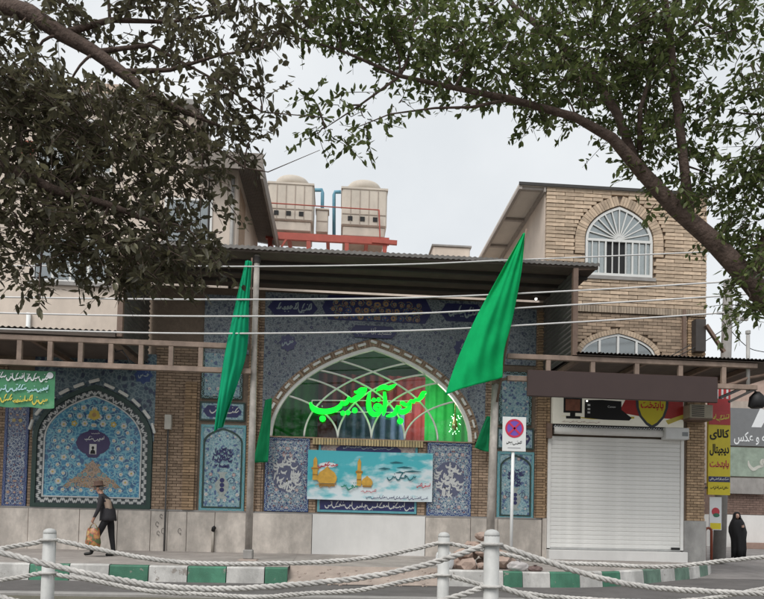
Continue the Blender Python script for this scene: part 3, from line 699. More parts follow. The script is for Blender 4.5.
pl = bpy.data.lights.new('hall_lamp','POINT'); pl.energy = 80; pl.shadow_soft_size = .3; pl.color = (1,.95,.85); po = bpy.data.objects.new('hall_lamp',pl); COL.objects.link(po); po.parent = ch; po.location = (-.6,.75,.5)  # unseen point light added off the chandelier's bulbs to brighten hall and drapes

# ---- hall roof behind the front
b = MB(); b.box(-2.85,5.2,4.5,13,0,9.45); b.build('prayer_hall', cream, mq)
b = MB(); b.box(-2.85,5.2,.36,4.5,6.96,7.06); b.build('roof_slab', concrete, mq)

# ================================================================== THINGS ON THE MOSQUE FRONT
# neon name sign, strokes of the written name
NS = 1/5.877; NY = -.16
def npt(x, z): p = at(300+x*NS, 375+z*NS, NY); return p.x, p.z
neon = mat('neon_green',(.0,1,.03),.5,0,emit=1.0)
ns = thing('neon_name_sign','glowing green neon lettering of the mosque name across the pointed window','sign',(npt(400,160)[0],NY,npt(400,160)[1]))
K = 1/41.5*NS*.98
def stroke(mb, P, k=5): mb.ribbon([(*npt(x,z),w_*K) for x,z,w_ in spline(P,k)], NY, th=.03)
def ndot(mb, x, z, s_):
    a,b_ = npt(x,z); q = s_*K/2; mb.prism([(a+q*math.cos(i*.785),b_+q*math.sin(i*.785)) for i in range(8)],NY,NY+.03)
words = [('mosque_word',[[(744,104,10),(726,106,30),(716,124,34),(694,146,24),(676,144,14),(668,158,22),(652,148,14),(644,166,24),(622,176,24),(606,166,26),(588,162,16)],
                         [(650,164,14),(640,196,30),(612,216,36),(586,214,32),(578,196,24),(594,184,18)],[(574,178,14),(566,200,24),(560,222,30),(536,236,26),(506,242,8)]],[(590,270,44)]),
         ('title_word',[[(450,94,8),(468,78,26),(492,70,32),(520,76,30),(545,66,22),(566,54,6)],[(496,98,18),(501,150,26),(496,205,26),(490,238,12)],
                        [(410,100,14),(403,150,30),(408,200,34),(428,228,34),(456,228,30),(474,206,26),(472,182,24),(450,176,24),(440,192,22),(458,204,22)]],[(434,146,30),(462,144,30)]),
         ('name_word',[[(318,96,8),(336,100,22),(360,84,24),(394,82,14)],[(388,86,16),(362,112,34),(330,136,36),(300,150,28),(288,132,14),(276,158,28),(258,170,24),(246,156,12),(236,182,30),(205,203,34),(160,214,36),(112,212,38),(80,198,36),(66,178,24),(60,160,8)]],[(252,224,34),(282,220,34),(322,208,38),(133,256,44)])]
for nm,strokes,dots in words:
    b = MB()
    for P in strokes: stroke(b,P)
    for d in dots: ndot(b,*d)
    b.build(nm, neon, ns)
b = MB()
for z_ in (146,214): 
    a_ = npt(70,z_); c_ = npt(655,z_+4); b.bar((a_[0],NY+.06,a_[1]),(c_[0],NY+.06,c_[1]),.02,.02)
for x_ in (70,655): a_ = npt(x_,146); c_ = npt(x_,216); b.bar((a_[0],NY+.06,a_[1]),(c_[0],NY+.06,c_[1]),.02,.02)
for x_ in (130,400,590): a_ = npt(x_,180); b.bar((a_[0],NY+.05,a_[1]),(a_[0],.06,a_[1]),.02,.02)
b.build('mounting_frame', wframe, ns)

# teal pilgrimage banner
def banner_mat(name, c1, c2, c3, scale, lo=.42, hi=.62):
    m = bpy.data.materials.new(name); m.use_nodes = True; n = m.node_tree; L = n.links.new; P = n.nodes['Principled BSDF']; P.inputs['Roughness'].default_value = .45
    t = n.nodes.new('ShaderNodeTexCoord'); mp = n.nodes.new('ShaderNodeMapping'); mp.inputs['Scale'].default_value = (1,1,2.1); L(t.outputs['Object'],mp.inputs[0])
    z = n.nodes.new('ShaderNodeTexNoise'); z.inputs['Scale'].default_value = scale; z.inputs['Detail'].default_value = 7; L(mp.outputs[0],z.inputs['Vector'])
    sx = n.nodes.new('ShaderNodeSeparateXYZ'); L(t.outputs['Object'],sx.inputs[0])
    h = n.nodes.new('ShaderNodeMath'); h.operation = 'MULTIPLY_ADD'; L(sx.outputs[2],h.inputs[0]); h.inputs[1].default_value = -.30; L(z.outputs['Fac'],h.inputs[2])
    h2 = n.nodes.new('ShaderNodeMath'); h2.operation = 'MULTIPLY_ADD'; L(sx.outputs[0],h2.inputs[0]); h2.inputs[1].default_value = .05; L(h.outputs[0],h2.inputs[2])
    cr_ = n.nodes.new('ShaderNodeValToRGB'); e = cr_.color_ramp.elements; e[0].position = lo; e[0].color = (*c1,1); e[1].position = hi; e[1].color = (*c3,1); q = e.new((lo+hi)/2); q.color = (*c2,1)
    L(h2.outputs[0],cr_.inputs[0]); L(cr_.outputs[0],P.inputs['Base Color']); return m
bx0,bx1 = at(307.5,475,-.12).x, at(432.5,477,-.12).x; zt_ = at(370,451.5,-.12).z; zb_ = at(370,500.5,-.12).z
bc = ((bx0+bx1)/2,-.12,(zb_+zt_)/2)
bn = thing('teal_shrine_banner','teal banner printed with golden domes and clouds, tied below the pointed window','banner',bc)
b = MB(); N = 24; rr = random.Random(6)
for i in range(N):
    for j in range(6):
        def q(i,j): return (bx0+(bx1-bx0)*i/N, -.12+.012*math.sin(i*.9+j*.4)+.01*math.sin(j*1.3), zb_+(zt_-zb_)*j/6+.012*math.sin(i/N*math.pi)*-1)
        b.add([q(i,j),q(i+1,j),q(i+1,j+1),q(i,j+1)],[(0,1,2,3)])
b.build('banner_cloth', banner_mat('banner_sky',(.06,.43,.49),(.30,.58,.63),(.66,.74,.77),2.0,.40,.62), bn, True)
gold = mat('print_gold',(.62,.36,.06),.5,.25,10); gold_d = mat('print_gold_dark',(.33,.17,.03),.5,.2)
def bp_(px,py): p = at(px,py,-.15); return p.x,p.z
def shrine(mx_,mw_,mtop,mbot,dx_,dr,dz_):
    b = MB(); x,zt = bp_(mx_,mtop); _,zb = bp_(mx_,mbot); h = zt-zb; q = mw_
    b.flat([(x-q,zb),(x-q,zb+h*.42),(x-q*1.5,zb+h*.47),(x-q*1.5,zb+h*.53),(x-q*.8,zb+h*.56),(x-q*.8,zb+h*.86),(x,zt),(x+q*.8,zb+h*.86),(x+q*.8,zb+h*.56),(x+q*1.5,zb+h*.53),(x+q*1.5,zb+h*.47),(x+q,zb+h*.42),(x+q,zb)],-.150)
    cx,cz = bp_(dx_,dz_); b.flat([(cx+dr*k,cz+dr*l) for k,l in ((-.8,-.55),(-1,-.2),(-1,.15),(-.75,.6),(-.3,.9),(0,1.25),(.3,.9),(.75,.6),(1,.15),(1,-.2),(.8,-.55))],-.150)
    o = b.build('printed_shrine', gold, bn); b = MB()
    b.box(x-q*1.6,x+q*1.6,-.153,-.151,zb+h*.46,zb+h*.53); b.box(x-q,x+q,-.153,-.151,zb+h*.2,zb+h*.25); b.box(cx-dr*.8,cx+dr*.8,-.153,-.151,cz-dr*.85,cz-dr*.6); b.build('print_shade', gold_d, o, kind='stuff')
shrine(315.5,.065,456.5,480,327,.26,478); shrine(359.5,.06,458,486,367,.15,482.5)
red_p = mat('print_red',(.5,.05,.07),.5,.1); dkteal = mat('print_teal_dark',(.02,.13,.16),.5,.1); wht = mat('print_white',(.72,.74,.75),.5,.05)
b = MB(); x,z = bp_(328,465); b.disc(x,z,.24,-.148,12,rz=.07); b.build('caption_cloud', wht, bn)
def bscript(a,b2,c,d,m,seed,n): 
    p = bp_(a,d); q = bp_(b2,c); script('caption',p[0],q[0],p[1],q[1],-.152,m,bn,seed,n)
bscript(318,338,461,469,red_p,71,4); bscript(385,416,473,482,dkteal,72,5); bscript(340,358,481,491,mat('print_green',(.03,.24,.16),.5),73,3); bscript(417,430,483,489,red_p,74,4); bscript(366,428,496.5,499.5,navy,75,22)
bscript(314,336,482,488,ochre,76,5); bscript(360,376,489,493,red_p,77,5)
b = MB(); 
for i,(x,z,l) in enumerate(((384,469,12),(404,468,16),(396,463,14),(412,472,18),(400,473,10))):
    p = bp_(x,z); b.ribbon([(p[0]-l*.012,p[1],.01),(p[0],p[1]+.02,.05),(p[0]+l*.014,p[1]+.01,.01)],-.149)
b.build('printed_birds', dkteal, bn)

# flags
def cloth(name, L_, R__, Y, m, parent, nu=14, amp=.08, waves=2.2, seed=0):
    """cloth between a left and a right edge given as (x,z) polylines"""
    A = spline(L_,9); B = spline(R__,9); n = min(len(A),len(B)); A = [A[int(i*(len(A)-1)/(n-1))] for i in range(n)]; B = [B[int(i*(len(B)-1)/(n-1))] for i in range(n)]
    mb = MB(); vs = []
    for i in range(n):
        t = i/(n-1)
        for j in range(nu+1):
            u = j/nu; d = amp*(.25+t)*math.sin(u*math.pi*waves+t*1.8+seed)+amp*.5*math.sin(u*11+t*3.2+seed)*(.4+.6*t)+amp*.22*math.sin(u*23-t*7+seed)+amp*.15*math.sin(u*6+t*19)
            vs.append((A[i][0]+(B[i][0]-A[i][0])*u, Y+d, A[i][1]+(B[i][1]-A[i][1])*u))
    k = nu+1; mb.add(vs,[(i*k+j,i*k+j+1,(i+1)*k+j+1,(i+1)*k+j) for i in range(n-1) for j in range(nu)])
    o = mb.build(name, m, parent, True); s_ = o.modifiers.new('thickness','SOLIDIFY'); s_.thickness = .006; return o
def P2(lst, Y): return [(at(a,b_,Y).x, at(a,b_,Y).z) for a,b_ in lst]
FY = -3.0
f1 = thing('big_green_flag','large plain green flag hanging from a slanting pole before the arch','flag',at(505,395,FY), 'green mourning flags')
cloth('flag_cloth',P2([(523,233),(503,268),(476,318),(457,362),(446,394)],FY),P2([(525,234),(522,270),(514,315),(505,350),(503,377)],FY),FY,flag_g,f1,34,.10,2.4)
b = MB(); p,q = at(526.5,229,FY+.16),at(497,402,FY+.5); b.tube([p,p.lerp(q,.5),q],[.022,.026,.03],8); b.build('flag_pole', rust, f1, True)
f2 = thing('narrow_green_flag','narrow teal green flag hanging limp from the tall canopy pole','flag',at(232,420,-2.75),'green mourning flags')
cloth('flag_cloth',P2([(245,260),(238,290),(226,345),(218,395),(214,433)],-2.75),P2([(252,262),(249,300),(246,350),(236,385),(223,425)],-2.75),-2.75,flag_d,f2,22,.1,2.0,1)
b = MB(); p,q = at(252,258,-2.6),at(249.5,360,-2.6); b.tube([p,q],.018,8); b.build('flag_pole', rust, f2, True)
for lab,Lp,Rp,pole in (('small green pennant beside the dark calligraphy panel nearest the tall pole',[(265,400),(260,430),(253,463)],[(272,398),(270,430),(268,462)],((272,396),(262,470))),
                  ('small green pennant beside the dark calligraphy panel nearest the parking sign',[(487,416),(481,430),(474,448)],[(492,417),(490,435),(488,452)],((491,414),(486,462)))):
    ff = thing('green_pennant',lab,'flag',at(*pole[0],-.35),'green mourning flags')
    cloth('flag_cloth',P2(Lp,-.35),P2(Rp,-.35),-.35,mat('green_pennant',(.0,.25,.09),.8,.1,trans=.25),ff,8,.05,2,2)
    b = MB(); b.tube([at(*pole[0],-.33),at(*pole[1],-.12)],.012,6); b.build('flag_pole', rust, ff, True)

# green banner hung from the side canopy
gx0,gx1,gz0,gz1 = rect(-32,370,55,407,-2.35)
gb = thing('green_banner','green printed cloth banner with white and yellow script hung under the side canopy','banner',((gx0+gx1)/2,-2.35,gz0))
b = MB(); N = 20
for i in range(N):
    def q(i,j): return (gx0+(gx1-gx0)*i/N,-2.35+.015*math.sin(i*1.1+j),gz0+(gz1-gz0)*j/3-.015*math.sin(i*.8)*(1 if j == 0 else 0))
    for j in range(3): b.add([q(i,j),q(i+1,j),q(i+1,j+1),q(i,j+1)],[(0,1,2,3)])
b.build('banner_cloth', banner_mat('banner_green',(.04,.20,.09),(.055,.25,.11),(.12,.33,.17),2,.3,.75), gb, True)
for k,(za,zb2,m) in enumerate(((.66,.93,wht),(.37,.62,mat('print_pale_blue',(.45,.66,.72),.5)),(.04,.34,mat('print_yellow',(.62,.52,.08),.5)))):
    script('banner_script',gx0+.05,gx1-.15,gz0+(gz1-gz0)*za,gz0+(gz1-gz0)*zb2,-2.375,m,gb,80+k,17)
b = MB(); x,z = at(50,375.5,-2.375).x,at(50,375.5,-2.375).z; b.disc(x,z,.075,-2.376,12); b.build('emblem', wht, gb)

# meter box and conduit, vent pipe
t = thing('wall_meter_box','small pale meter box with conduit on the brick pier beside the niche','meter box',(X(168.5),-.1,.1))
x0,x1,z0,z1 = rect(166,415.5,172.5,430); b = MB(); b.box(x0,x1,-.17,-.02,z0,z1); b.build('box', mat('meter_cream',(.55,.53,.47),.5), t, bevel=.01)
b = MB(); b.tube([((x0+x1)/2,-.1,z0+.02),((x0+x1)/2,-.1,.07)],.022,8); b.build('conduit', mat('conduit_grey',(.1,.1,.1),.5), t, True)
t = thing('vent_pipe','short pale wall pipe with a black open end on the stone dado','pipe',(X(213.5),-.13,.08))
x,z = X(214,530),at(214,530,0).z; b = MB(); b.tube([(x,-.14,.08),(x,-.14,z)],.035,10); b.build('pipe', mat('pipe_beige',(.42,.38,.33),.6), t, True)
b = MB(); b.tube([(x,-.14,z-.02),(x+.02,-.17,z+.05),(x+.05,-.19,z+.07)],[.05,.055,.05],10); b.build('open_elbow', black, t, True)

# ================================================================== CANOPIES
def corrugated(mb, x0,x1,y0,y1,z0,z1,pitch=.13,amp=.018):  # z0 at y0, z1 at y1, waves across x
    n = int((x1-x0)/pitch*6); vs = []
    for i in range(n+1):
        x = x0+(x1-x0)*i/n; d = amp*math.sin(2*math.pi*(x-x0)/pitch); vs += [(x,y0,z0+d),(x,y1,z1+d)]
    mb.add(vs,[(2*i,2*i+2,2*i+3,2*i+1) for i in range(n)])
def corr_side(mb, x, y0,y1,z0,z1,pitch=.13,amp=.018):      # ribs run level, waves up the side
    n = int((z1-z0)/pitch*6); vs = []
    for i in range(n+1):
        z = z0+(z1-z0)*i/n; d = amp*math.sin(2*math.pi*(z-z0)/pitch); vs += [(x+d,y0,z),(x+d,y1,z)]
    mb.add(vs,[(2*i,2*i+2,2*i+3,2*i+1) for i in range(n)])
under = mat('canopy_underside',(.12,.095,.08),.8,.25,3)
CX0,CX1 = -5.06,6.2
uc = thing('entrance_canopy','high flat sheet metal canopy with ribbed side walls over the mosque entrance','canopy',(.5,-1.2,5.0))
b = MB(); corrugated(b,CX0,CX1,-2.58,.42,7.31,7.40); b.build('roof_sheet', sheet, uc, True)
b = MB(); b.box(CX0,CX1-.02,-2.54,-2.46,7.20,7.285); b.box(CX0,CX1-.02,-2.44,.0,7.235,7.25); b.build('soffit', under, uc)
b = MB(); corrugated(b,CX0,CX1,-2.6,-2.59,7.235,7.32,.13,.012); b.build('front_trim', sheet, uc)
for y in (-1.9,-1.25,-.6): b = MB(); b.box(CX0+.02,CX1-.05,y-.04,y+.04,7.15,7.232); b.build('purlin', steel_dk, uc)
b = MB(); corr_side(b,CX0,-2.46,-.02,5.06,7.2); b.build('side_wall', sheet, uc, True)
b = MB(); corr_side(b,5.63,-2.42,-.02,5.12,7.2); b.build('side_wall', sheet, uc, True)
for x in (CX0+.05,5.63): b = MB(); b.box(x-.06,x+.06,-2.56,-2.44,5.08,7.19); b.build('post', rust, uc)
b = MB(); b.bar((5.7,-2.5,7.18),(6.15,-2.5,7.22),.05,.05); b.build('bracket', rust, uc)
# light fitting under it
t = thing('bulkhead_lamp','small white lit lamp under the high canopy near the brick shop','lamp',at(536,299,-.6))
p = at(536,299,-.6); b = MB(); b.lathe(tuple(p),[(.015,-.03),(.035,-.015),(.035,.02),(.015,.03)],10); b.build('globe', mat('lamp_glow',(1,1,.95),.5,emit=1.6), t, True); b = MB(); b.tube([p+Vector((0,0,.05)),(p.x,p.y,7.2)],.01,6); b.build('rod', steel_dk, t)

tan_steel = mat('tan_truss_steel',(.32,.235,.185),.6,.25,6,.1,50,stain=.3)
def truss(parent, x0,x1,zb,zt,y,step,first=None,dep=.10,th=.12,rust=tan_steel):
    for z in (zb,zt): b = MB(); b.box(x0,x1,y-dep/2,y+dep/2,z-th/2,z+th/2); b.build('chord', rust, parent, bevel=.008)
    x = first if first is not None else x0+th/2
    while x < x1-.03:
        b = MB(); b.box(x-th*.45,x+th*.45,y-dep/2+.006,y+dep/2-.006,zb+th/2,zt-th/2); b.build('upright', rust, parent, bevel=.006); x += step
lc = thing('side_canopy','low sheet metal canopy on a brown ladder truss before the blue niche','canopy',(-7,-1.2,4.3))
truss(lc,-12.0,-2.02,4.40,4.97,-2.5,.672,first=at(20,348,-2.5).x-.672*6)
b = MB(); corrugated(b,-12.0,CX0-.02,-2.62,.45,5.19,5.34); b.build('roof_sheet', sheet_l, lc, True)
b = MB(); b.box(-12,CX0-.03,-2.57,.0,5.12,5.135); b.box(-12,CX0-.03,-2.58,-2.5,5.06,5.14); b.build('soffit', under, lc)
for x in (-11,-9,-7,-5.2): b = MB(); b.box(x-.05,x+.05,-2.45,.02,4.93,5.03); b.build('rafter', rust, lc)
b = MB(); b.tube([at(112,345,-2.42),at(116,352,-2.42),at(122,350,-2.42),at(128,358,-2.42),at(131,366,-2.42)],.016,6); b.build('loose_cable', black, lc)
rc = thing('shop_canopy','low corrugated canopy on a brown ladder truss above the shuttered shop','canopy',(7.5,-1.2,4.4))
truss(rc,4.0,10.2,4.47,5.0,-2.5,1.09,first=at(548,370,-2.5).x)
b = MB(); corrugated(b,5.66,11.6,-2.66,.0,5.13,5.25,.1,.02); b.build('roof_sheet', mat('dark_ribbed_sheet',(.045,.04,.038),.6,.2), rc, True)
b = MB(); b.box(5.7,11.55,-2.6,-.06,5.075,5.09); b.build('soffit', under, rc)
for x in (5.75,7.4,9.1,10.15): b = MB(); b.box(x-.05,x+.05,-2.44,-.01,4.94,5.05); b.build('rafter', rust, rc)
b = MB(); b.bar((10.2,-2.5,4.45),(9.5,-2.5,4.1),.06,.06); b.bar((9.3,-2.45,4.2),(10.35,-1.6,4.62),.06,.06); b.build('brace', steel_dk, rc)
fb = thing('blank_fascia_board','long blank dark brown board hung on the shop canopy truss','sign board',(6.8,-2.62,4.04))
b = MB(); b.box(at(527,388,-2.62).x,at(717,390,-2.62).x,-2.66,-2.585,4.035,4.66); b.build('board', fascia_m, fb, bevel=.012)
b = MB()
for x in (5.2,6.9,8.6): b.box(x-.03,x+.03,-2.584,-2.5,4.2,4.5)
b.build('hanger', steel_dk, fb)
# poles
t = thing('tall_canopy_pole','tall peeling grey steel pole carrying the high canopy','pole',(-1.98,-2.35,0))
b = MB(); b.tube([(-1.98,-2.35,.2),(-1.975,-2.35,3.2),(-1.985,-2.35,5.0),(-1.98,-2.35,7.19)],[.085,.08,.07,.068],12); b.build('shaft', mat('peeling_pole',(.58,.53,.48),.55,.3,4,stain=.45), t, True)
b = MB(); b.box(-2.09,-1.87,-2.46,-2.24,.06,.28); b.build('collar', concrete, t, bevel=.02); b = MB(); b.box(-2.2,-1.76,-2.55,-2.15,-.02,.06); b.build('foot_plate', dirt, t, bevel=.02)
b = MB(); b.lathe((-1.98,-2.35,7.0),[(.09,0),(.09,.14)],12); b.build('cap', steel_dk, t)
t = thing('short_canopy_pole','grey steel pole under the end of the shop canopy truss','pole',(3.72,-2.35,0))
b = MB(); b.tube([(3.69,-2.35,0.02),(3.72,-2.35,2.2),(3.76,-2.35,4.35)],[.1,.095,.085],12); b.build('shaft', mat('peeling_pole',(.44,.40,.36)), t, True)
b = MB(); b.box(3.66,3.88,-2.43,-2.27,4.34,4.41); b.bar((3.78,-2.35,4.41),(4.0,-2.46,4.47),.06,.06); b.build('bracket', rust, t)

# no-parking sign
sx_ = at(512.5,480,-3.45).x; t = thing('no_parking_sign','white no parking sign plate with a blue and red roundel on a thin white post','sign',(sx_,-3.45,0))
b = MB(); b.tube([(sx_-.01,-3.45,-.01),(sx_,-3.45,2.68)],.036,10); b.build('post', white_paint, t, True)
x0,x1,z0,z1 = rect(502.5,417,526,451.5,-3.5); b = MB(); b.box(x0,x1,-3.505,-3.49,z0,z1); pl_ = b.build('plate', white_paint, t, bevel=.006)
cx_,cz_ = (x0+x1)/2,z1-.255; 
def annulus(mb,cx,cz,ro,ri,y,n=32):
    for i in range(n):
        a,c = 2*math.pi*i/n,2*math.pi*(i+1)/n
        mb.add([(cx+ro*math.cos(a),y,cz+ro*math.sin(a)),(cx+ro*math.cos(c),y,cz+ro*math.sin(c)),(cx+ri*math.cos(c),y,cz+ri*math.sin(c)),(cx+ri*math.cos(a),y,cz+ri*math.sin(a))],[(0,1,2,3)])
sr = mat('sign_red',(.55,.03,.08),.4,.05); sb_ = mat('sign_blue',(.16,.08,.42),.4,.05)
b = MB(); b.disc(cx_,cz_,.185,-3.508,32); b.build('blue_disc', sb_, pl_)
b = MB(); annulus(b,cx_,cz_,.21,.165,-3.511)
for a in (.785,2.356): b.bar((cx_-.18*math.cos(a),-3.512,cz_-.18*math.sin(a)),(cx_+.18*math.cos(a),-3.512,cz_+.18*math.sin(a)),.004,.042,up=(math.sin(a),0,-math.cos(a)))
b.build('red_ring', sr, pl_)
script('caption',x0+.1,x1-.1,z0+.13,z0+.25,-3.508,black,pl_,33,4); b = MB(); b.box(x0+.12,x1-.12,-3.508,-3.506,z0+.07,z0+.085); b.build('caption_line', mat('caption_grey',(.3,.3,.32)), pl_)

# power cables across the front
cab = mat('cable_pale',(.66,.65,.64),.5,.1)
for kc,(pts,rad) in enumerate((([(-120,266),(0,266),(140,265.5),(250,266.5),(400,264.5),(500,260.5),(600,256.5),(720,251),(900,240)],.016),([(-120,293),(0,297),(200,299.5),(400,298),(570,291),(706,283),(900,270)],.019),
            ([(-120,308),(0,313),(200,316.3),(400,314),(570,305),(706,297),(900,283)],.019),([(-120,323),(0,329),(200,333.5),(400,331),(570,322.5),(706,314),(900,300)],.019))):
    p3 = [tuple(at(a,c,-2.8)) for a,c in pts]; b = MB(); b.tube(spline(p3,6),rad,6)
    tag(b.build('power_cable', cab, None, True, origin=tuple(Vector(p3[3]))),('topmost pale power cable, crossing the arched upper window','second highest of the pale power cables across the mosque front','second lowest of the pale power cables across the mosque front','lowest of the pale power cables across the mosque front')[kc],'cable','pale cables along the street front')

# ================================================================== BRICK SHOP BUILDING
sh = thing('brick_shop_building','two storey buff brick shop building with an arched upper window and roller shutter','building',(8,0,0))
SX0,SX1 = 5.68,10.34; STOP = 10.5
b = MB(); b.box(SX0,SX1,.045,9,0,STOP-.06); b.build('wall', mortar, sh)
b = MB(); b.box(SX0-.02,SX0+.03,.05,9,5.0,STOP-.07); b.build('side_plaster', cream, sh)
b = MB(); b.box(SX0-.78,SX1+.12,-.06,9,STOP-.06,STOP+.02); b.build('roof_slab', mat('soffit_cream',(.62,.57,.51),.8,.08,2), sh)
b = MB(); b.box(SX0-.80,SX1+.14,-.09,-.062,STOP-.055,STOP+.028); b.build('roof_edge', mat('dark_flashing',(.05,.047,.045),.7), sh)
b = MB(); b.box(SX0-.79,SX0-.70,-.05,9,STOP-.16,STOP-.062); b.box(SX0-.08,SX0-.022,-.05,9,STOP-.2,STOP-.062)
for y in (0.0,1.9,3.9,6): b.box(SX0-.70,SX0-.08,y,y+.12,STOP-.14,STOP-.062)
b.build('eave_framing', mat('eave_grey',(.36,.32,.29),.7), sh)
# arched upper window
wx0,wx1,wz0,wz1 = rect(585.5,207,652.5,277); wzs = at(619,241,0).z
WA = arch_pts(wx0,wx1,wz0,wzs,wz1,14)
r = random.Random(77); inW = inpoly(inset(WA,-.03)); inW2 = inpoly(inset(WA,-.33)); bandz = at(640,310,0).z
Z0 = bandz+.07; ch_ = .109; bl = .53; cache = {}
def brick_mesh(l,h,v):
    key = (round(l,2),round(h,3),v)
    if key not in cache:
        q = MB(); rr = random.Random(v); j = lambda: rr.uniform(-.006,.006)
        q.add([(j(),-.03+j(),j()),(l+j(),-.03+j(),j()),(l,.05,0),(0,.05,0),(j(),-.03+j(),h+j()),(l+j(),-.03+j(),h+j()),(l,.05,h),(0,.05,h)],[(0,3,2,1),(4,5,6,7),(0,1,5,4),(1,2,6,5),(2,3,7,6),(3,0,4,7)])
        me = bpy.data.meshes.new('brick'); me.from_pydata(q.v,[],q.f); me.materials.append(brickA); cache[key] = me
    return cache[key]
rowi = 0; z = Z0
def inring(x,zz): return inW2(x,zz) and zz > wzs-.45
while z+ch_ < STOP-.06:
    x = SX0-(bl*.5 if rowi % 2 else 0)
    while x < SX1-.02:
        a,c = max(x,SX0),min(x+bl,SX1); zc = z+ch_/2
        # cut against the window and its brick ring
        segs = []; s0 = None; q = a
        while q <= c+1e-6:
            free = not inW(q,zc) and not inring(q,zc)
            if free and s0 is None: s0 = q
            if not free and s0 is not None: segs.append((s0,q)); s0 = None
            q += .02
        if s0 is not None: segs.append((s0,c))
        for s0,s1 in segs:
            l = round(s1-s0-.006,2)
            if l < .05: continue
            o = bpy.data.objects.new('brick', brick_mesh(l,ch_-.020,r.randint(0,5))); link(o,sh); o.location = Vector((s0+.006,r.uniform(-.008,.006),z+.011))-WL[sh]
        x += bl
    z += ch_; rowi += 1
# radial brick ring over the window
ringp = [p for p in inset(WA,-.035) if p[1] > wzs-.46]; T = pathlen(ringp); nv = 50
ringp = [(wx0-.035,wzs-.42)]+[p for p in inset(WA,-.035)[1:-1]]+[(wx1+.035,wzs-.42)]; T = pathlen(ringp)
for k in range(nv):
    x,zq,ux,uz = on_path(ringp,(k+.06)*T/nv); x2,z2,vx,vz = on_path(ringp,(k+.94)*T/nv); d = .27; p = r.uniform(0,.01)
    b = MB(); b.prism([(x,zq),(x2,z2),(x2-vz*d,z2+vx*d),(x-uz*d,zq+ux*d)],-.035-p,.05); b.build('voussoir', brickA, sh)
# the window itself
wf = mat('window_frame_white',(.66,.66,.64),.45,.06); b = MB(); ring(b,WA,inset(WA,.07),-.012,.05); uw = b.build('upper_window', wf, sh)
wcx = (wx0+wx1)/2; b = MB(); b.box(wx0+.05,wx1-.05,-.02,.03,wzs-.035,wzs+.035); b.box(wx0+.05,wx1-.05,-.02,.03,wz0+.02,wz0+.09); b.build('transom', wf, uw)
for k in range(1,10):
    x = wx0+(wx1-wx0)*k/10; b = MB(); tw = .045 if k in (3,7) else .024
    b.box(x-tw/2,x+tw/2,-.018,.025,wz0+.09,wzs-.035); b.build('mullion', wf, uw)
inWA = inpoly(inset(WA,.05))
for k in range(1,12):
    a = math.pi*k/12; q = .16
    x0_,z0_ = wcx+.05*math.cos(a),wzs+.035+.05*math.sin(a); l = .2
    while inWA(wcx+l*math.cos(a),wzs+l*math.sin(a)) and l < 2: l += .02
    b = MB(); b.bar((x0_,.005,z0_),(wcx+l*math.cos(a),.005,wzs+l*math.sin(a)),.03,.035,up=(0,1,0)); b.build('fan_bar', wf, uw)
b = MB(); b.disc(wcx,wzs+.03,.075,-.024,16); b.build('fan_hub', wf, uw)
pg = glassmat('upper_glass',(.8,.82,.82),.8,.12)
for (a,c,m) in ((.0,.3,pg),(.3,.5,None),(.5,.62,None),(.62,1,pg)):
    if m: b = MB(); b.box(wx0+(wx1-wx0)*a+.02,wx0+(wx1-wx0)*c-.02,.028,.034,wz0+.05,wzs); b.build('pane', m, uw)
b = MB(); b.prism(inset(arch_pts(wx0,wx1,wzs,wzs,wz1,14),.03),.028,.034); b.build('pane', glassmat('fan_glass',(.8,.82,.82),.8,.15), uw)
b = MB(); b.box(wx0,wx1,.039,.0435,wz0,wzs); b.build('dark_opening', black, uw)
for xa,xb in ((wx0+.05,wx0+(wx1-wx0)*.29),(wx0+(wx1-wx0)*.62,wx1-.05)): b = MB(); b.box(xa,xb,.0355,.0385,wz0+.06,wzs-.02); b.build('curtain', mat('curtain_grey',(.42,.43,.43),.8,.2,12), uw)
b = MB(); b.prism(inset(arch_pts(wx0,wx1,wzs,wzs,wz1,14),.03),.0355,.042); b.build('fan_backing', mat('fan_grey',(.30,.32,.33),.6,.2), uw)
b = MB(); b.box(wx0-.08,wx1+.08,-.07,.05,wz0-.1,wz0-.005); b.build('sill', concrete, uw)
# soldier band and the courses under it
b = MB(); x = SX0
while x < SX1-.05: b.box(x+.006,x+.074,-.06-r.uniform(0,.008),.05,bandz-.13,bandz+.055); x += .08
b.build('soldier_band', mat('brick_band',(.36,.29,.22),.85,.2,9,.2,island=.25), sh, kind='stuff')
mx0,mx1,_,mz1 = rect(581,334,655,356); mzs = at(618,352,0).z
MA = arch_pts(mx0,mx1,4.9,mzs-.1,mz1,12); inM = inpoly(inset(MA,-.16))
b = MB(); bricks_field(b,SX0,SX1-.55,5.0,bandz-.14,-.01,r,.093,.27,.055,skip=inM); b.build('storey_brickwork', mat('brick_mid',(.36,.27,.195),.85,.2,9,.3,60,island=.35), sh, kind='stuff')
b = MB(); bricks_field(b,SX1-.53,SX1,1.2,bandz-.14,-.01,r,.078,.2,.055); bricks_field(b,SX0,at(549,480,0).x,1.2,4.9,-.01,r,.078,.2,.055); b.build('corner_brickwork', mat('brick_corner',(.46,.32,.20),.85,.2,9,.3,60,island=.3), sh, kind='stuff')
b = MB(); voussoirs(b,[p for p in inset(MA,-.01)][1:-1],.14,-.03,.05,.08,r); b.build('arch_brickwork', brickA, sh, kind='stuff')
b = MB(); ring(b,MA,inset(MA,.06),-.005,.05); mw_ = b.build('mezzanine_window', wf, sh)
for k in (1,2,3): 
    x = mx0+(mx1-mx0)*k/4; zt2 = mzs-.1+(mz1-mzs+.1)*garch(1-abs(k-2)/2*.97 if k != 2 else 1)-.03; b = MB(); b.box(x-.03,x+.03,-.004,.03,5.0,zt2); b.build('mullion', wf, mw_)
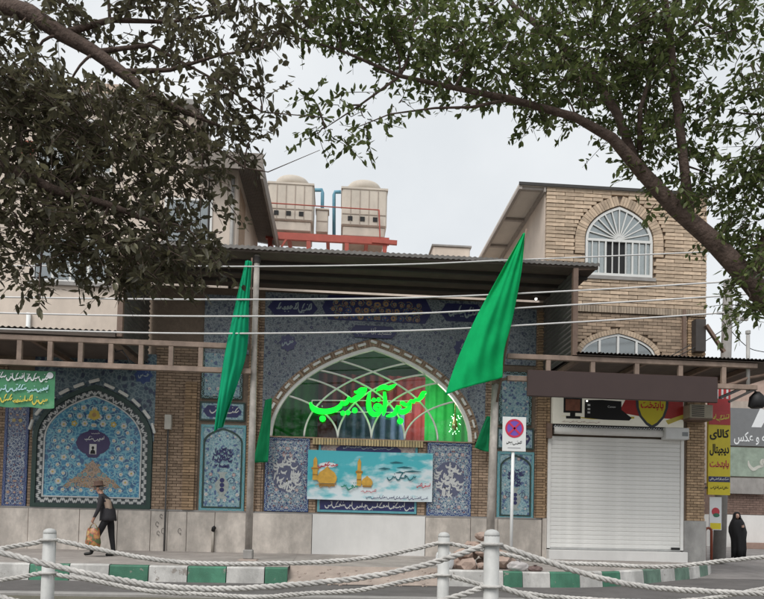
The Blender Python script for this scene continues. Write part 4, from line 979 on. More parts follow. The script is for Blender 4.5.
b = MB(); b.prism(inset(MA,.03),.032,.038); b.build('pane', glassmat('mezz_glass',(.6,.62,.63),.78,.1), mw_)
# bracket frame by the corner
b = MB(); x0,x1,z0,z1 = rect(694,320,704,352,-.15); b.box(x0,x1,-.25,-.02,z0,z1); b.build('junction_cabinet', steel_dk, sh)
b = MB(); p,q = at(684,310,-.06),at(684,360,-.06); b.bar(p,q,.09,.09); p,q = at(706,325,-.3),at(724,352,-.3); b.bar(p,q,.1,.08); b.build('bracket_arm', rust, sh)
# shutter
dx0,dx1,dz0,dz1 = 5.90,9.60,.385,3.46
sr_ = MB(); sr_.box(dx0-.09,dx0,-.07,.05,dz0-.02,dz1+.05); sr_.box(dx1,dx1+.09,-.07,.05,dz0-.02,dz1+.05); rs_ = sr_.build('roller_shutter', shutter_m, sh)
ns_ = 26; hs_ = (dz1-dz0)/ns_
prof = [(-.037,0),(-.046,.12),(-.0475,.5),(-.046,.86),(-.037,.97),(-.030,1.0)]
me0 = None
for k in range(ns_):
    if me0 is None:
        b = MB(); n = len(prof); L0 = dx1-dx0-.01
        b.add([(0,y,z*hs_) for y,z in prof]+[(L0,y,z*hs_) for y,z in prof],[(i,n+i,n+i+1,i+1) for i in range(n-1)])
        o = b.build('slat', shutter_m, None); me0 = o.data; o.parent = rs_
    else: o = bpy.data.objects.new('slat', me0); link(o, rs_)
    o.location = Vector((dx0+.005,0,dz0+k*hs_))-WL[sh]
b = MB(); b.box(dx0,dx1,-.058,.0,dz0-.045,dz0+.0); b.build('bottom_rail', mat('rail_grey',(.45,.45,.44),.5), rs_)
b = MB(); b.box(dx1-.26,dx1-.02,-.09,-.059,dz0+.0,dz0+.06); b.build('padlock_hasp', black, rs_)
b = MB(); b.tube([(dx0+.05,-.14,dz1+.14),(dx1-.3,-.14,dz1+.14)],.1,14); b.build('roll_barrel', shutter_m, rs_, True)
x0,x1,z0,z1 = rect(664.5,428,688,439.5,-.25); b = MB(); b.box(x0,x1,-.32,-.05,z0,z1); mo = b.build('motor_box', white_paint, rs_, bevel=.015)
b = MB(); b.box(x1-.2,x1-.04,-.33,-.321,z0+.09,z0+.2); b.build('control_panel', mat('panel_grey',(.25,.27,.28),.4), mo)
b = MB(); b.box(dx0-.16,dx0-.02,-.2,-.02,dz1-.08,dz1+.32); b.build('bearing_bracket', rust, rs_)
b = MB(); b.box(dx0-.1,dx1+.1,-.3,.05,.02,.33); b.build('threshold_step', plaster_w, sh, bevel=.012)
b = MB(); b.box(dx1+.1,SX1,-.09,.05,.02,1.2); b.build('corner_plinth', mat('plinth_grey',(.37,.36,.345),.7,.15,3,stain=.3), sh, bevel=.01)
b = MB(); b.box(SX0,dx0-.1,-.075,.05,.02,1.18); b.build('plinth', marble, sh)
b = MB(); b.box(SX1,SX1+.03,.06,9,.02,1.2); b.build('side_plinth', mat('plinth_grey',(.37,.36,.345)), sh)
b = MB(); b.box(SX1,SX1+.02,.06,9,1.2,STOP-.07); b.build('side_brick', brickB, sh)
# shop sign above the shutter
x0,x1,z0,z1 = rect(553,399,684,425.5,-.16); zf = at(618,430,-.16).z
ss = thing('shop_light_box','shop sign light box showing a screen, a printer and a yellow shield','sign',((x0+x1)/2,-.16,z0))
b = MB(); b.box(x0,x1,-.14,.0,z0,z1); b.build('panel', mat('lightbox_cream',(.66,.64,.55),.4,.12,2,emit=.14), ss)
wS = x1-x0; hS = z1-z0; fx = lambda u: x0+u*wS; fz = lambda v: z0+v*hS
b = MB(); b.flat([(fx(.50),fz(.5)),(fx(.55),z1-.01),(x1-.01,z1-.01),(x1-.01,fz(.3)),(fx(.9),fz(.32)),(fx(.7),fz(.35))],-.143); b.build('red_swoosh', mat('print_crimson',(.45,.03,.025),.4,.1), ss)
b = MB(); b.flat([(fx(.88),fz(.1)),(x1-.01,fz(.35)),(x1-.01,fz(.5)),(fx(.86),fz(.25))],-.145); b.flat([(fx(.05),fz(.3)),(fx(.3),fz(.2)),(fx(.62),fz(.28)),(fx(.62),fz(.36)),(fx(.3),fz(.26))],-.145); b.build('yellow_streak', mat('print_sun_yellow',(.75,.62,.10),.4,.1), ss)
b = MB(); b.flat([(fx(.08),fz(.42)),(fx(.08),fz(.98)),(fx(.22),fz(.98)),(fx(.22),fz(.42))],-.146); b.flat([(fx(.13),fz(.3)),(fx(.13),fz(.42)),(fx(.17),fz(.42)),(fx(.17),fz(.3))],-.146); b.flat([(fx(.1),fz(.2)),(fx(.1),fz(.3)),(fx(.21),fz(.3)),(fx(.21),fz(.2))],-.146)
b.flat([(fx(.24),fz(.25)),(fx(.24),fz(.92)),(fx(.37),fz(.95)),(fx(.52),fz(.92)),(fx(.52),fz(.6)),(fx(.60),fz(.3)),(fx(.58),fz(.2)),(fx(.38),fz(.2))],-.146); b.build('printed_devices', black, ss)
b = MB(); b.flat([(fx(.095),fz(.5)),(fx(.095),fz(.93)),(fx(.205),fz(.93)),(fx(.205),fz(.5))],-.149); b.build('printed_screen', mat('print_rust',(.26,.10,.06),.4,.4,6), ss)
b = MB()
for u,v in ((.27,.7),(.27,.55),(.27,.42)): b.flat([(fx(u-.008),fz(v)),(fx(u-.008),fz(v+.07)),(fx(u+.012),fz(v+.07)),(fx(u+.012),fz(v))],-.149)
b.build('printed_lights', wht, ss); text('device_brand','Canon',fx(.415),fx(.475),fz(.66),fz(.74),-.149,wht,ss,.01,arabic=False)
shp = [(-1,.9),(-.95,.2),(-.75,-.35),(-.35,-.8),(0,-1),(.35,-.8),(.75,-.35),(.95,.2),(1,.9)]
sc_,sr2 = (fx(.755),fz(.6)),(.42,.44)
b = MB(); b.flat([(sc_[0]+p*sr2[0]*1.15,sc_[1]+q*sr2[1]*1.12) for p,q in shp],-.149); b.build('shield_edge', mat('print_slate',(.05,.055,.07),.4), ss)
b = MB(); b.flat([(sc_[0]+p*sr2[0]*.95,sc_[1]+q*sr2[1]*.92) for p,q in shp],-.152); b.build('shield', mat('print_shield_yellow',(.70,.60,.02),.4,.05), ss)
text('shield_name','پایتخت',sc_[0]-.33,sc_[0]+.33,sc_[1]-.02,sc_[1]+.3,-.155,mat('print_bright_red',(.62,.03,.02),.4),ss,.03)
script('small_caption',fx(.06),fx(.36),fz(.04),fz(.14),-.147,mat('print_caption',(.25,.08,.05),.5),ss,91,9)
b = MB(); b.box(x0,x1,-.14,.0,zf,z0-.006); b.build('lower_strip', black, ss)
b = MB(); k = 0; x = x0+.1
while x < x1-.1: b.ribbon([(p,q,.016) for p,q in spline([(x-.06,zf+.03),(x-.02,zf+.08),(x+.02,zf+.04),(x+.06,zf+.085)],3)],-.144); x += .14
b.build('strip_ornament', wht, ss)
p = at(587,401,-.2); t = thing('sign_spotlight','tiny lit lamp over the shop sign light box','lamp',p); b = MB(); b.lathe(tuple(p),[(.012,-.02),(.03,0),(.012,.02)],8); b.build('bulb', mat('lamp_glow',(1,1,.95)), t, True); b = MB(); b.tube([p,(p.x,-.02,p.z+.05)],.01,6); b.build('arm', steel_dk, t)

# ================================================================== LEFT APARTMENT BUILDING
ab = thing('apartment_building','pale plastered apartment building rising behind the tree and side canopy','building',(-8,.5,0))
LX1 = -2.93
b = MB(); b.box(-15,LX1,.5,5.2,0,11.2); b.box(-15,-4.2,.52,5.2,11.2,12.35); b.build('wall', cream, ab)
b = MB(); b.box(-15,-4.05,.3,5.4,12.35,12.5); b.build('parapet', concrete, ab)
b = MB(); b.box(-7.6,-6.45,1.2,3.4,12.5,13.35); b.build('stair_head', mat('stair_head_tan',(.46,.36,.28),.85,.12,3), ab)
# ribbed eave on the street corner
b = MB(); n = 40
for i in range(n):
    x = -4.2+(i/n)*1.95; b.box(x,x+.035,.0,5.4,10.83-(x+4.2)*.12,10.86-(x+4.2)*.12)
b.add([(-4.2,0,10.87),(-2.2,0,10.63),(-2.2,5.4,10.63),(-4.2,5.4,10.87)],[(0,1,2,3)]); b.build('ribbed_eave', mat('eave_brown',(.19,.165,.145),.75,.2,3), ab)
b = MB(); b.box(-2.25,-2.18,-.02,5.42,10.22,10.66); b.box(-4.2,-2.18,-.05,-.021,10.45,10.9); b.build('eave_fascia', mat('eave_fascia_brown',(.24,.21,.185),.75,.2,3), ab)
b = MB(); b.box(LX1-.0,LX1+.012,.9,2.0,5.5,10.4); b.build('side_brick_strip', brickB, ab)
b = MB(); b.tube([(LX1-.12,.42,6.5),(LX1-.12,.42,10.4)],.05,8); b.build('downpipe', sheet_l, ab, True)
b = MB(); b.tube([(at(208,220,.45).x,.46,6.6),(at(208,220,.45).x,.46,10.5)],.02,6); b.build('conduit', steel_dk, ab, True)
b = MB(); b.tube([(at(29,310,.45).x,.44,5.3),(at(29,310,.45).x,.44,6.4)],.06,8); b.build('downpipe', white_paint, ab, True)
gdk = glassmat('dark_pane',(.5,.52,.53),.75,.08)
def apt_window(x0,x1,z0,z1,nm,blind=False):
    b = MB(); P = rectpoly(x0,x1,z0,z1); ring(b,P,inset(P,.06),.46,.52); wn = b.build('window', wf, ab)
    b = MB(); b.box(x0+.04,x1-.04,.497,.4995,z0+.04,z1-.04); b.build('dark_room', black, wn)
    for k in range(nm):
        xa = x0+.06+(x1-x0-.12)*k/nm; xb = x0+.06+(x1-x0-.12)*(k+1)/nm
        b = MB(); b.box(xa+.02,xb-.02,.488,.493,z0+.05,z1-.05); b.build('pane', gdk, wn)
        if k: b = MB(); b.box(xa-.03,xa+.03,.47,.496,z0+.05,z1-.05); b.build('mullion', wf, wn)
    b = MB(); b.box(x0-.1,x1+.1,.4,.5,z0-.1,z0-.003); b.build('sill', concrete, wn)
    if blind: b = MB(); b.box(x0+.06,x1-.06,.475,.484,z1-.55,z1-.06); b.build('blind', sheet_l, wn)
apt_window(-8.35,-6.35,10.35,11.85,4,True); apt_window(-11.6,-9.8,10.35,11.85,3); apt_window(-8.35,-6.35,7.3,8.6,4); apt_window(-4.9,-3.6,8.4,9.8,2); apt_window(-11.6,-9.8,7.3,8.6,3)
b = MB(); b.box(-8.72,-8.45,.38,.5,10.55,11.1); b.build('red_shutter_box', mat('brick_red_paint',(.36,.10,.06),.7), ab)

# ================================================================== ROOF PLANT
def cooling_tower(px0,px1,pyb,pyt,label):
    x0,x1 = at(px0,210,4.9).x,at(px1,210,4.9).x; zb = at((px0+px1)/2,pyb,4.9).z; zt = at((px0+px1)/2,pyt,4.9).z; W = x1-x0; D = W*.95; y0 = 4.9; cx = (x0+x1)/2; cy = y0+D/2
    t = thing('cooling_tower',label,'cooler',(cx,cy,zb),'rooftop cooling towers'); H = (zt-zb)*.80
    b = MB(); b.box(x0+.06,x1-.06,y0+.06,y0+D-.06,zb,zb+H*.2); b.build('basin', tower_m, t, bevel=.03)
    b = MB(); b.box(x0,x1,y0,y0+D,zb+H*.2,zb+H); b.build('casing', tower_m, t, bevel=.05)
    b = MB(); b.box(x0-.025,x1+.025,y0-.025,y0+D+.025,zb+H*.95,zb+H*.99); b.build('rim', tower_m, t)
    b = MB(); b.lathe((cx,cy,zb+H),[(W*.40,0),(W*.40,(zt-zb)*.10),(W*.385,(zt-zb)*.14),(W*.35,(zt-zb)*.172),(W*.30,(zt-zb)*.18),(W*.28,(zt-zb)*.165),(W*.05,(zt-zb)*.16)],24); b.build('fan_cowl', tower_m, t, True)
    for k in range(1,5):
        x = x0+W*k/5; b = MB(); b.box(x-.012,x+.012,y0-.018,y0-.001,zb+H*.2,zb+H*.94); b.build('panel_seam', mat('seam_brown',(.36,.30,.25),.6), t)
    b = MB(); b.box(x0+.02,x1-.02,y0-.016,y0-.001,zb+H*.43,zb+H*.445); b.build('panel_seam', mat('seam_brown',(.36,.30,.25)), t)
    for k in (.19,.46,.74): b = MB(); b.box(x0+W*k-.075,x0+W*k+.085,y0-.02,y0-.001,zb+H*.3,zb+H*.39); b.build('port', black, t)
    return x0,x1,zb,zt
cooling_tower(267.5,313,230,170,'cream cooling tower on the red frame, the one beside the ribbed apartment eave')
cooling_tower(341.5,387,236,175,'cream cooling tower on the red frame, the one farther from the apartment building')
pf = thing('red_steel_platform','red oxide steel platform carrying the two cream cooling towers','platform',(0,5,9.45))
zA = at(268,231,4.8).z; zB = zA-.04; px0_,px1_ = at(266,235,4.8).x,at(389,240,4.8).x
for y in (4.75,6.4):
    b = MB(); b.box(px0_,px1_,y-.06,y+.06,zB-.26,zB-.02); b.build('long_beam', red_steel, pf)
for k in range(7):
    x = px0_+.1+(px1_-px0_-.2)*k/6; b = MB(); b.box(x-.06,x+.06,4.9,6.3,zB-.2,zB-.04); b.build('cross_beam', red_steel, pf)
for k in range(4):
    x = px0_+.15+(px1_-px0_-.3)*k/3
    for y in (4.75,6.4): b = MB(); b.box(x-.07,x+.07,y-.05,y+.05,9.44,zB-.26); b.build('leg', red_steel, pf)
b = MB(); b.bar(at(372,241,4.7),at(397,243,4.7),.12,.14); b.build('stub_beam', red_steel, pf)
b = MB(); b.bar((px0_+.1,4.72,9.5),(px0_+.7,4.72,zB-.25),.06,.06); b.build('brace', red_steel, pf)
q = [at(270,230,4.7),at(271,203,4.7),at(379,210,4.7),at(380,238,4.7)]
b = MB(); b.tube([q[0],q[1]],.025,6); b.build('rail_post', red_steel, pf); b = MB(); b.tube([q[3],q[2]],.025,6); b.build('rail_post', red_steel, pf); b = MB(); b.tube([q[1],q[2]],.02,6); b.build('guard_rail', red_steel, pf)
for lab,P in (('blue pipe elbow leaving the cooling tower beside the ribbed apartment eave',[(313,190),(322,190),(322.5,193),(322,232)]),('blue pipe elbow leaving the cooling tower farther from the apartment building',[(341,192),(335,192),(334,195),(334,240)])):
    p = [tuple(at(a,c,5.6)) for a,c in P]; b = MB(); b.tube(p,.065,8); tag(b.build('blue_pipe', blue_pipe, None, True, origin=p[-1]),lab,'pipe','blue rooftop pipes')
t = thing('control_cabinet','small pale metal cabinet between the two cooling towers','cabinet',at(322,232,5.2)); x0,x1,z0,z1 = rect(316,210,328,232,5.2)
b = MB(); b.box(x0,x1,5.2,5.6,z0,z1); b.build('case', tower_m, t, bevel=.02); b = MB(); b.box(x0-.03,x1+.03,5.16,5.64,z1,z1+.05); b.build('lid', tower_m, t); b = MB(); b.box(x0+.03,x1-.03,5.185,5.199,(z0+z1)/2-.02,(z0+z1)/2+.01); b.build('seam', mat('seam_brown',(.36,.30,.25)), t)
t = thing('roof_box','low pale box on the mosque roof near the brick shop','roof box',at(451,258,6)); x0,x1,z0,z1 = rect(433,247,470,262,6)
b = MB(); b.box(x0,x1,6,7,9.45,z1); b.build('case', cream, t, bevel=.03); b = MB(); b.box(x0-.05,x1+.05,5.95,7.05,z1,z1+.06); b.build('lid', concrete, t)

# ================================================================== SIDE STREET
ph = thing('photo_shop','low street shop with a grey photo sign above brick and white plaster','building',(20,10,.1))
b = MB(); b.box(16.6,30,10,16,.0,1.6); b.build('white_base', plaster_w, ph)
b = MB(); b.box(16.62,30,10.02,16,1.6,3.0); b.build('brick_wall', mat('brick_dark',(.20,.135,.11),.85,.25,6,island=.2), ph)
b = MB(); b.box(16.6,30,9.98,16,3.0,6.6); b.build('upper_wall', beige, ph)
r = random.Random(19); b = MB(); bricks_field(b,16.62,23,1.62,2.95,9.99,r,.1,.3,.05); b.build('brick_courses', mat('brick_dark',(.20,.135,.11)), ph, kind='stuff')
x0,x1,z0,z1 = rect(730,409,800,446.5,9.85); b = MB(); b.box(x0,x1,9.85,9.97,z0,z1); gs = b.build('grey_sign', mat('sign_grey',(.17,.175,.18),.45,.08), ph)
a0_,a1_,c0_,c1_ = rect(734,432,778,445,9.84); text('sign_writing','مجله و عکس',a0_,a1_,c0_,c1_,9.84,wht,gs,.015)
b = MB(); p = at(757,425,9.84); b.flat([(p.x-.25,p.z-.1),(p.x+.15,p.z+.75),(p.x+.6,p.z+.6),(p.x+.2,p.z-.1)],9.845); b.build('sign_emblem', wht, gs)
x0,x1,z0,z1 = rect(729,448,800,477,9.85); b = MB(); b.box(x0,x1,9.87,9.97,z0,z1); ms = b.build('green_mural', mat('mural_green',(.27,.33,.27),.7,.3,3), ph)
a0_,a1_,c0_,c1_ = rect(741,451,784,476,9.84); script('mural_writing',a0_,a1_,c0_,c1_,9.86,mat('mural_pale',(.50,.50,.45),.6),ms,101,3)
x0,x1,z0,z1 = rect(729,478,764,487,9.8); b = MB(); b.box(x0,x1,9.8,9.97,z0-.3,z1); b.build('grey_ledge', concrete, ph)
b = MB(); p = at(758,541,9.7); b.box(p.x-1,p.x+2,9.2,9.9,.15,.4); b.build('stone_step', mat('step_pink',(.32,.22,.18),.8), ph)
pk = thing('pink_street_house','distant pinkish brick house with flat roof behind the photo shop','house',(26,26,0))
b = MB(); b.box(22,44,26,34,0,11.5); b.build('wall', mat('pinkish_brick',(.42,.31,.26),.85,.2,4,.2,20), pk); b = MB(); b.box(21.8,44.2,25.8,34.2,11.5,11.8); b.build('roof_edge', concrete, pk)
for k in range(4):
    for zq in (3.2,7.6):
        b = MB(); x = 27.2+k*3.4; b.box(x,x+1.5,25.94,26.02,zq,zq+1.7); wq = b.build('window', wf, pk); b = MB(); b.box(x+.1,x+.7,25.9,25.938,zq+.1,zq+1.6); b.build('pane', gdk, wq); b = MB(); b.box(x+.8,x+1.4,25.9,25.938,zq+.1,zq+1.6); b.build('pane', gdk, wq)
fh = thing('cream_street_house','distant cream house closing the side street','house',(19,38,0))
b = MB(); b.box(10,26,38,46,0,9); b.build('wall', beige, fh); b = MB(); b.box(9.8,26.2,37.8,46.2,9,9.3); b.build('roof_edge', concrete, fh)
for k in range(4): b = MB(); x = 12+k*3.6; b.box(x,x+1.5,37.93,38.02,4.6,6.4); b.build('window', gdk, fh)
# projecting shop sign
sg = thing('yellow_vertical_sign','tall yellow shop sign with black and red writing at the brick corner','sign',(10.95,.4,1.9))
x0,x1,z0,z1 = rect(707.5,411,729.5,495,.4); zr = at(718,371,.4).z
b = MB(); b.box(x0,x1,.36,.44,z0,z1); yp = b.build('yellow_panel', mat('sign_yellow',(.68,.56,.03),.4,.06), sg)
b = MB(); b.box(x0+.005,x1-.005,.362,.438,z1+.003,zr); rp = b.build('red_panel', mat('sign_crimson',(.50,.045,.05),.4,.1), sg)
b = MB()
for k in range(4): b.box(x0+.08+k*.15,x0+.14+k*.15,.355,.3615,z1+.35,zr-.2)
b.build('white_bars', wht, rp); b = MB(); zz_ = at(718,425,.4).z; b.box(x0+.01,x1-.01,.35,.358,zz_,z1-.001); b.build('red_header', mat('sign_crimson',(.50,.045,.05)), yp)
script('header_script',x0+.06,x1-.06,zz_+.06,z1-.1,.346,mat('print_sun_yellow',(.75,.62,.1)),yp,111,6)
for tx,ya,yb,m in (('کالای',429,440,black),('دیجیتال',444,456,black),('پایتخت',460,470,red_p)):
    za,zb2 = at(718,yb,.35).z,at(718,ya,.35).z; text('sign_writing',tx,x0+.04,x1-.04,za,zb2,.354,m,yp,.035)
za,zb2 = at(718,482,.35).z,at(718,476.5,.35).z; b = MB(); b.box(x0+.01,x1-.01,.352,.358,za,zb2); b.build('navy_strip', navy, yp); script('strip_script',x0+.05,x1-.05,za+.02,zb2-.02,.349,wht,yp,112,9)
za,zb2 = at(718,490,.35).z,at(718,486,.35).z; script('number_line',x0+.06,x1-.06,za,zb2,.354,black,yp,113,10)
b = MB(); b.bar((10.36,.4,z0+.2),(x0,.4,z0+.2),.05,.05); b.bar((10.36,.4,z1-.2),(x0,.4,z1-.2),.05,.05); b.build('bracket', steel_dk, sg)
t = thing('small_poster_board','small white poster board with green and red print below the yellow sign','poster',(10.9,.5,.9)); x0,x1,z0,z1 = rect(709,497,721,530,.5)
b = MB(); b.box(x0,x1,.47,.5,z0,z1); b.build('board', wht, t); b = MB(); cx_,cz_ = (x0+x1)/2,(z0+z1)/2
b.disc(cx_,cz_+.05,.12,.467,16); b.build('red_mark', red_p, t); b = MB(); b.box(x0+.02,x1-.02,.465,.469,z0+.02,z0+.2); b.build('yellow_band', mat('sign_yellow',(.68,.56,.03)), t); b = MB(); b.disc(cx_+.02,cz_-.05,.1,.464,12,rz=.06); b.build('green_mark', kerb_g, t); b = MB(); b.tube([(x0+.05,.49,.09),(x0+.05,.49,z0)],.02,6); b.build('stake', steel_dk, t)
# bollard, utility pole
t = thing('hoop_bollard','rust red steel hoop bollard at the shop corner','bollard',(10.67,.35,.085)); x0,x1 = at(705,540,.35).x,at(711.5,540,.35).x; zt2 = at(708,528,.35).z; q = (x1-x0)/2
b = MB(); b.tube([(x0,.35,.06),(x0,.35,zt2-q)]+[((x0+x1)/2-q*math.cos(a),.35,zt2-q+q*math.sin(a)) for a in (.5,1,1.57,2.1,2.6)]+[(x1,.35,zt2-q),(x1,.35,.06)],.036,8); b.build('hoop', mat('bollard_rust',(.22,.055,.03),.55,.2), t, True)
t = thing('utility_pole','leaning concrete utility pole with cables behind the yellow sign','pole',(12.55,3,-.12))
b = MB(); p,q = at(719,562,3),at(728.5,280,3); b.tube([p,p.lerp(q,.5),q],[.2,.175,.15],10); b.build('shaft', concrete, t, True)
b = MB(); a = at(717,313,3); c = at(742,314,3); b.bar(a,c,.07,.07); b.build('crossarm', steel_dk, t); b = MB(); a = at(728,300,3); b.lathe((a.x+.3,2.9,a.z-.7),[(.06,0),(.06,.2)],8); b.build('insulator', white_paint, t); b = MB(); a = at(733,318,2.9); b.bar((a.x,2.9,a.z),(a.x+.5,2.9,a.z-.02),.1,.1); b.build('lamp_head', sheet_l, t)
# air conditioner, flood lamp and pipe at the canopy end
t = thing('air_conditioner','small beige air conditioner box under the shop canopy corner','air conditioner',at(701,418,-.5)); x0,x1,z0,z1 = rect(690,404.5,713,418,-.5)
b = MB(); b.box(x0,x1,-.5,-.06,z0,z1); b.build('case', mat('ac_beige',(.42,.38,.29),.5), t, bevel=.015)
for k in range(6): b = MB(); zz_ = z0+.05+(z1-z0-.1)*k/5; b.box(x0+.05,x1-.25,-.512,-.501,zz_-.012,zz_+.012); b.build('grille_slat', steel_dk, t)
b = MB(); b.box(x0,x1,-.48,-.02,z0-.05,z0-.003); b.build('bracket', rust, t)
t = thing('flood_lamp','black flood lamp on the arm at the end of the shop canopy','lamp',at(755,400,-2.4)); p = at(757,400,-2.4)
b = MB(); b.lathe((p.x,p.y,p.z-.2),[(.13,0),(.2,.05),(.17,.28),(.06,.4)],14); b.build('housing', black, t, True); b = MB(); b.tube([p+Vector((0,0,.18)),at(748,385,-2.4)],.02,6); b.build('arm', steel_dk, t)
t = thing('canopy_pipe','pale upright pipe standing on the end of the shop canopy','pipe',at(748,390,-2.4)); b = MB(); b.tube([at(748,392,-2.4),at(748,335,-2.4)],.045,8); b.build('pipe', pole_m, t, True); b = MB(); a = at(748,334,-2.4); b.lathe(tuple(a),[(.06,0),(.06,.08)],8); b.build('cap', pole_m, t)
b = MB(); b.tube([at(716,388,-2.4),at(735,383,-2.4),at(748,378,-2.4),at(770,374,-2.4)],.04,8); tag(b.build('bent_rail', rust, None, True, origin=tuple(at(735,383,-2.4))),'bent brown steel rail beyond the end of the blank fascia board','rail')
dk = mat('cable_black',(.03,.03,.03),.6)
for lab,P,Y in (('thin black wire looping from the corner cabinet to the shop canopy',[(690,345),(660,361),(630,366),(600,352)],-.6),('thin black wire rising from the shop canopy to the leaning utility pole',[(640,372),(690,350),(735,322)],-.2),('thin black wire from the utility pole crossarm out along the side street',[(742,313),(764,300),(800,280)],3),
            ('thin black wire dropping from the utility pole behind the canopy pipe',[(720,318),(745,345),(764,352),(800,356)],2.9)):
    p3 = [tuple(at(a,c,Y)) for a,c in P]; b = MB(); b.tube(spline(p3,6),.013,5); tag(b.build('wire', dk, None, True, origin=p3[0]),lab,'wire','thin black wires at the corner')

# ================================================================== RUBBLE BY THE KERB
r = random.Random(31)
def rock(mb, x,y,z,s,r_):
    bm = bmesh.new(); bmesh.ops.create_icosphere(bm, subdivisions=2, radius=1); off = [r_.uniform(0,10) for _ in range(3)]
    from mathutils import noise
    vs = []
    for v in bm.verts:
        k = 1+.45*noise.noise(v.co*1.3+Vector(off)); vs.append((x+v.co.x*s[0]*k,y+v.co.y*s[1]*k,z+v.co.z*s[2]*k))
    mb.add(vs,[[v.index for v in f.verts] for f in bm.faces]); bm.free()
hp = thing('rubble_heap','heap of pinkish stone rubble on the sidewalk edge beside the short pole','rubble',(3.3,-3.4,0))
pinks = mat('pink_stone',(.40,.30,.25),.9,.25,6,.4,30,objrnd=.2)
for k in range(34):
    a = r.uniform(0,6.28); q = math.sqrt(r.random()); x = 3.28+.72*q*math.cos(a); y = -3.3+.38*q*math.sin(a); h = .78*(1-q)**.7; s_ = r.uniform(.09,.2)
    b = MB(); rock(b,x,y,max(.06,h-.05),(s_*1.2,s_,s_*.8),r); b.build('stone', pinks, hp)
def sack(name,label,cat,c,sz,m,seed):
    t = thing(name,label,cat,(c[0],c[1],c[2])); bm = bmesh.new(); bmesh.ops.create_icosphere(bm, subdivisions=4, radius=1); from mathutils import noise
    vs = []
    for v in bm.verts:
        p = v.co; k = 1+.16*noise.noise(p*2.2+Vector((seed,0,0)))+.09*abs(noise.noise(p*5+Vector((0,seed,0)))); zz_ = max(p.z,-.72)
        nk = 1 if p.z < .62 else 1-.75*(p.z-.62)/.38
        vs.append((c[0]+p.x*sz[0]*k*nk,c[1]+p.y*sz[1]*k*nk,c[2]+(zz_+.72)*sz[2]*k))
    b = MB(); b.add(vs,[[v.index for v in f.verts] for f in bm.faces]); bm.free(); b.build('bag', m, t, True)
    b = MB(); b.lathe((c[0],c[1],c[2]+1.66*sz[2]),[(sz[0]*.22,0),(sz[0]*.12,sz[2]*.12),(sz[0]*.3,sz[2]*.3)],9); b.build('tied_neck', m, t, True)
bagw = mat('white_plastic',(.66,.67,.68),.35,.1,6,.1,20)
sack('white_sack','full white plastic sack standing beside the pinkish rubble heap','sack',(2.38,-3.72,0),(.2,.17,.25),bagw,3)
sack('grey_crumpled_bag','small crumpled pale bag lying on the kerb beside the parking sign','bag',(3.98,-3.78,0),(.22,.12,.13),mat('grey_plastic',(.45,.42,.41),.4,.15,6),8)
sack('dark_litter_bag','small flattened brown bag on the kerb next to the crumpled pale bag','bag',(4.35,-3.82,0),(.16,.09,.07),mat('brown_bag',(.16,.11,.10),.6,.2,6),5)

# ================================================================== ROPE FENCE ON THE MEDIAN
post_m = mat('post_white',(.60,.60,.58),.55,.14,9,.06,40,stain=.3); rope_m = mat('rope_white',(.58,.56,.53),.85,.3,16,.3,120,stain=.22)
def fence_post(x,y,zt,label):
    t = thing('fence_post',label,'post',(x,y,-.24),'white rope fence posts')
    b = MB(); b.tube([(x,y,-.26),(x,y,zt-.02)],.039,14); b.build('tube', post_m, t, True)
    b = MB(); b.lathe((x,y,zt-.02),[(.039,0),(.0395,.008),(.036,.02),(.024,.03),(.006,.034)],14); b.build('cap', post_m, t, True)
    for zz_ in (zt-.06,zt-.27):
        b = MB(); n = 16; b.tube([(x+.05*math.cos(2*math.pi*i/n),y+.05*math.sin(2*math.pi*i/n),zz_) for i in range(n+1)],.009,6,cap=False); b.build('rope_ring', rope_m, t, True)
def rope(a, c, sag, label, group):
    a = Vector(a); c = Vector(c); L_ = (c-a).length; n = int(L_/.012); b = MB(); rr = random.Random(label); k1,k2 = rr.uniform(2,4),rr.uniform(0,6)
    for s_ in range(3):
        pts = []; rad = []
        for i in range(n+1):
            t = i/n; p = a.lerp(c,t)-Vector((0,0,sag*4*t*(1-t)+.006*math.sin(k1*t*6+k2))); an = 2*math.pi*(t*L_/.105+.25*math.sin(t*9+k2))+s_*2*math.pi/3
            q = .0088*(1+.1*math.sin(t*41+k2)); pts.append(p+Vector((0,q*math.cos(an),q*math.sin(an)))); rad.append(.0078*(1+.14*math.sin(t*57+s_*2+k2)))
        b.tube(pts,rad,6)
    tag(b.build('twisted_rope', rope_m, None, True, origin=tuple(a)),label,'rope',group)
R1Y,R2Y = -13.6,-14.7
r1 = [-1.814-2.54,-1.814,.727,.727+2.54]; z1s = [.92,.93,.96,.97]
r2 = [.788-2.53*2,.788-2.53,.788,.788+2.53,.788+5.06]; z2s = [.93,.955,.998,1.0,1.0]
pl_lab = ['white fence post in the row nearer the mosque, with taut rope ends at its cap','white fence post in the fence row nearer the mosque, in line with the walking man',
          'white fence post in the fence row nearer the mosque, in line with the white sack','white fence post in the row nearer the mosque, beyond the cloaked person']
for x,z,l in zip(r1,z1s,pl_lab): fence_post(x,R1Y,z,l)
pl2 = ['white fence post in the row farther from the mosque, by the left tree','white fence post of the farther row, before the blue niche','white fence post in the row farther from the mosque, in line with the short pole','white fence post in the row farther from the mosque, before the photo shop']
for x,z,l in zip(r2[1:4],z2s[1:4],pl2[1:]): fence_post(x,R2Y,z,l)
G1 = 'twisted ropes of the fence row nearer the mosque'; G2 = 'twisted ropes of the fence row farther from the mosque'
SP1 = ('leaving the walking person toward the green banner','from the walking person to the white sack','from the white sack past the cloaked person')
SP2 = ('from the blue niche to the short pole','from the short pole toward the photo shop')
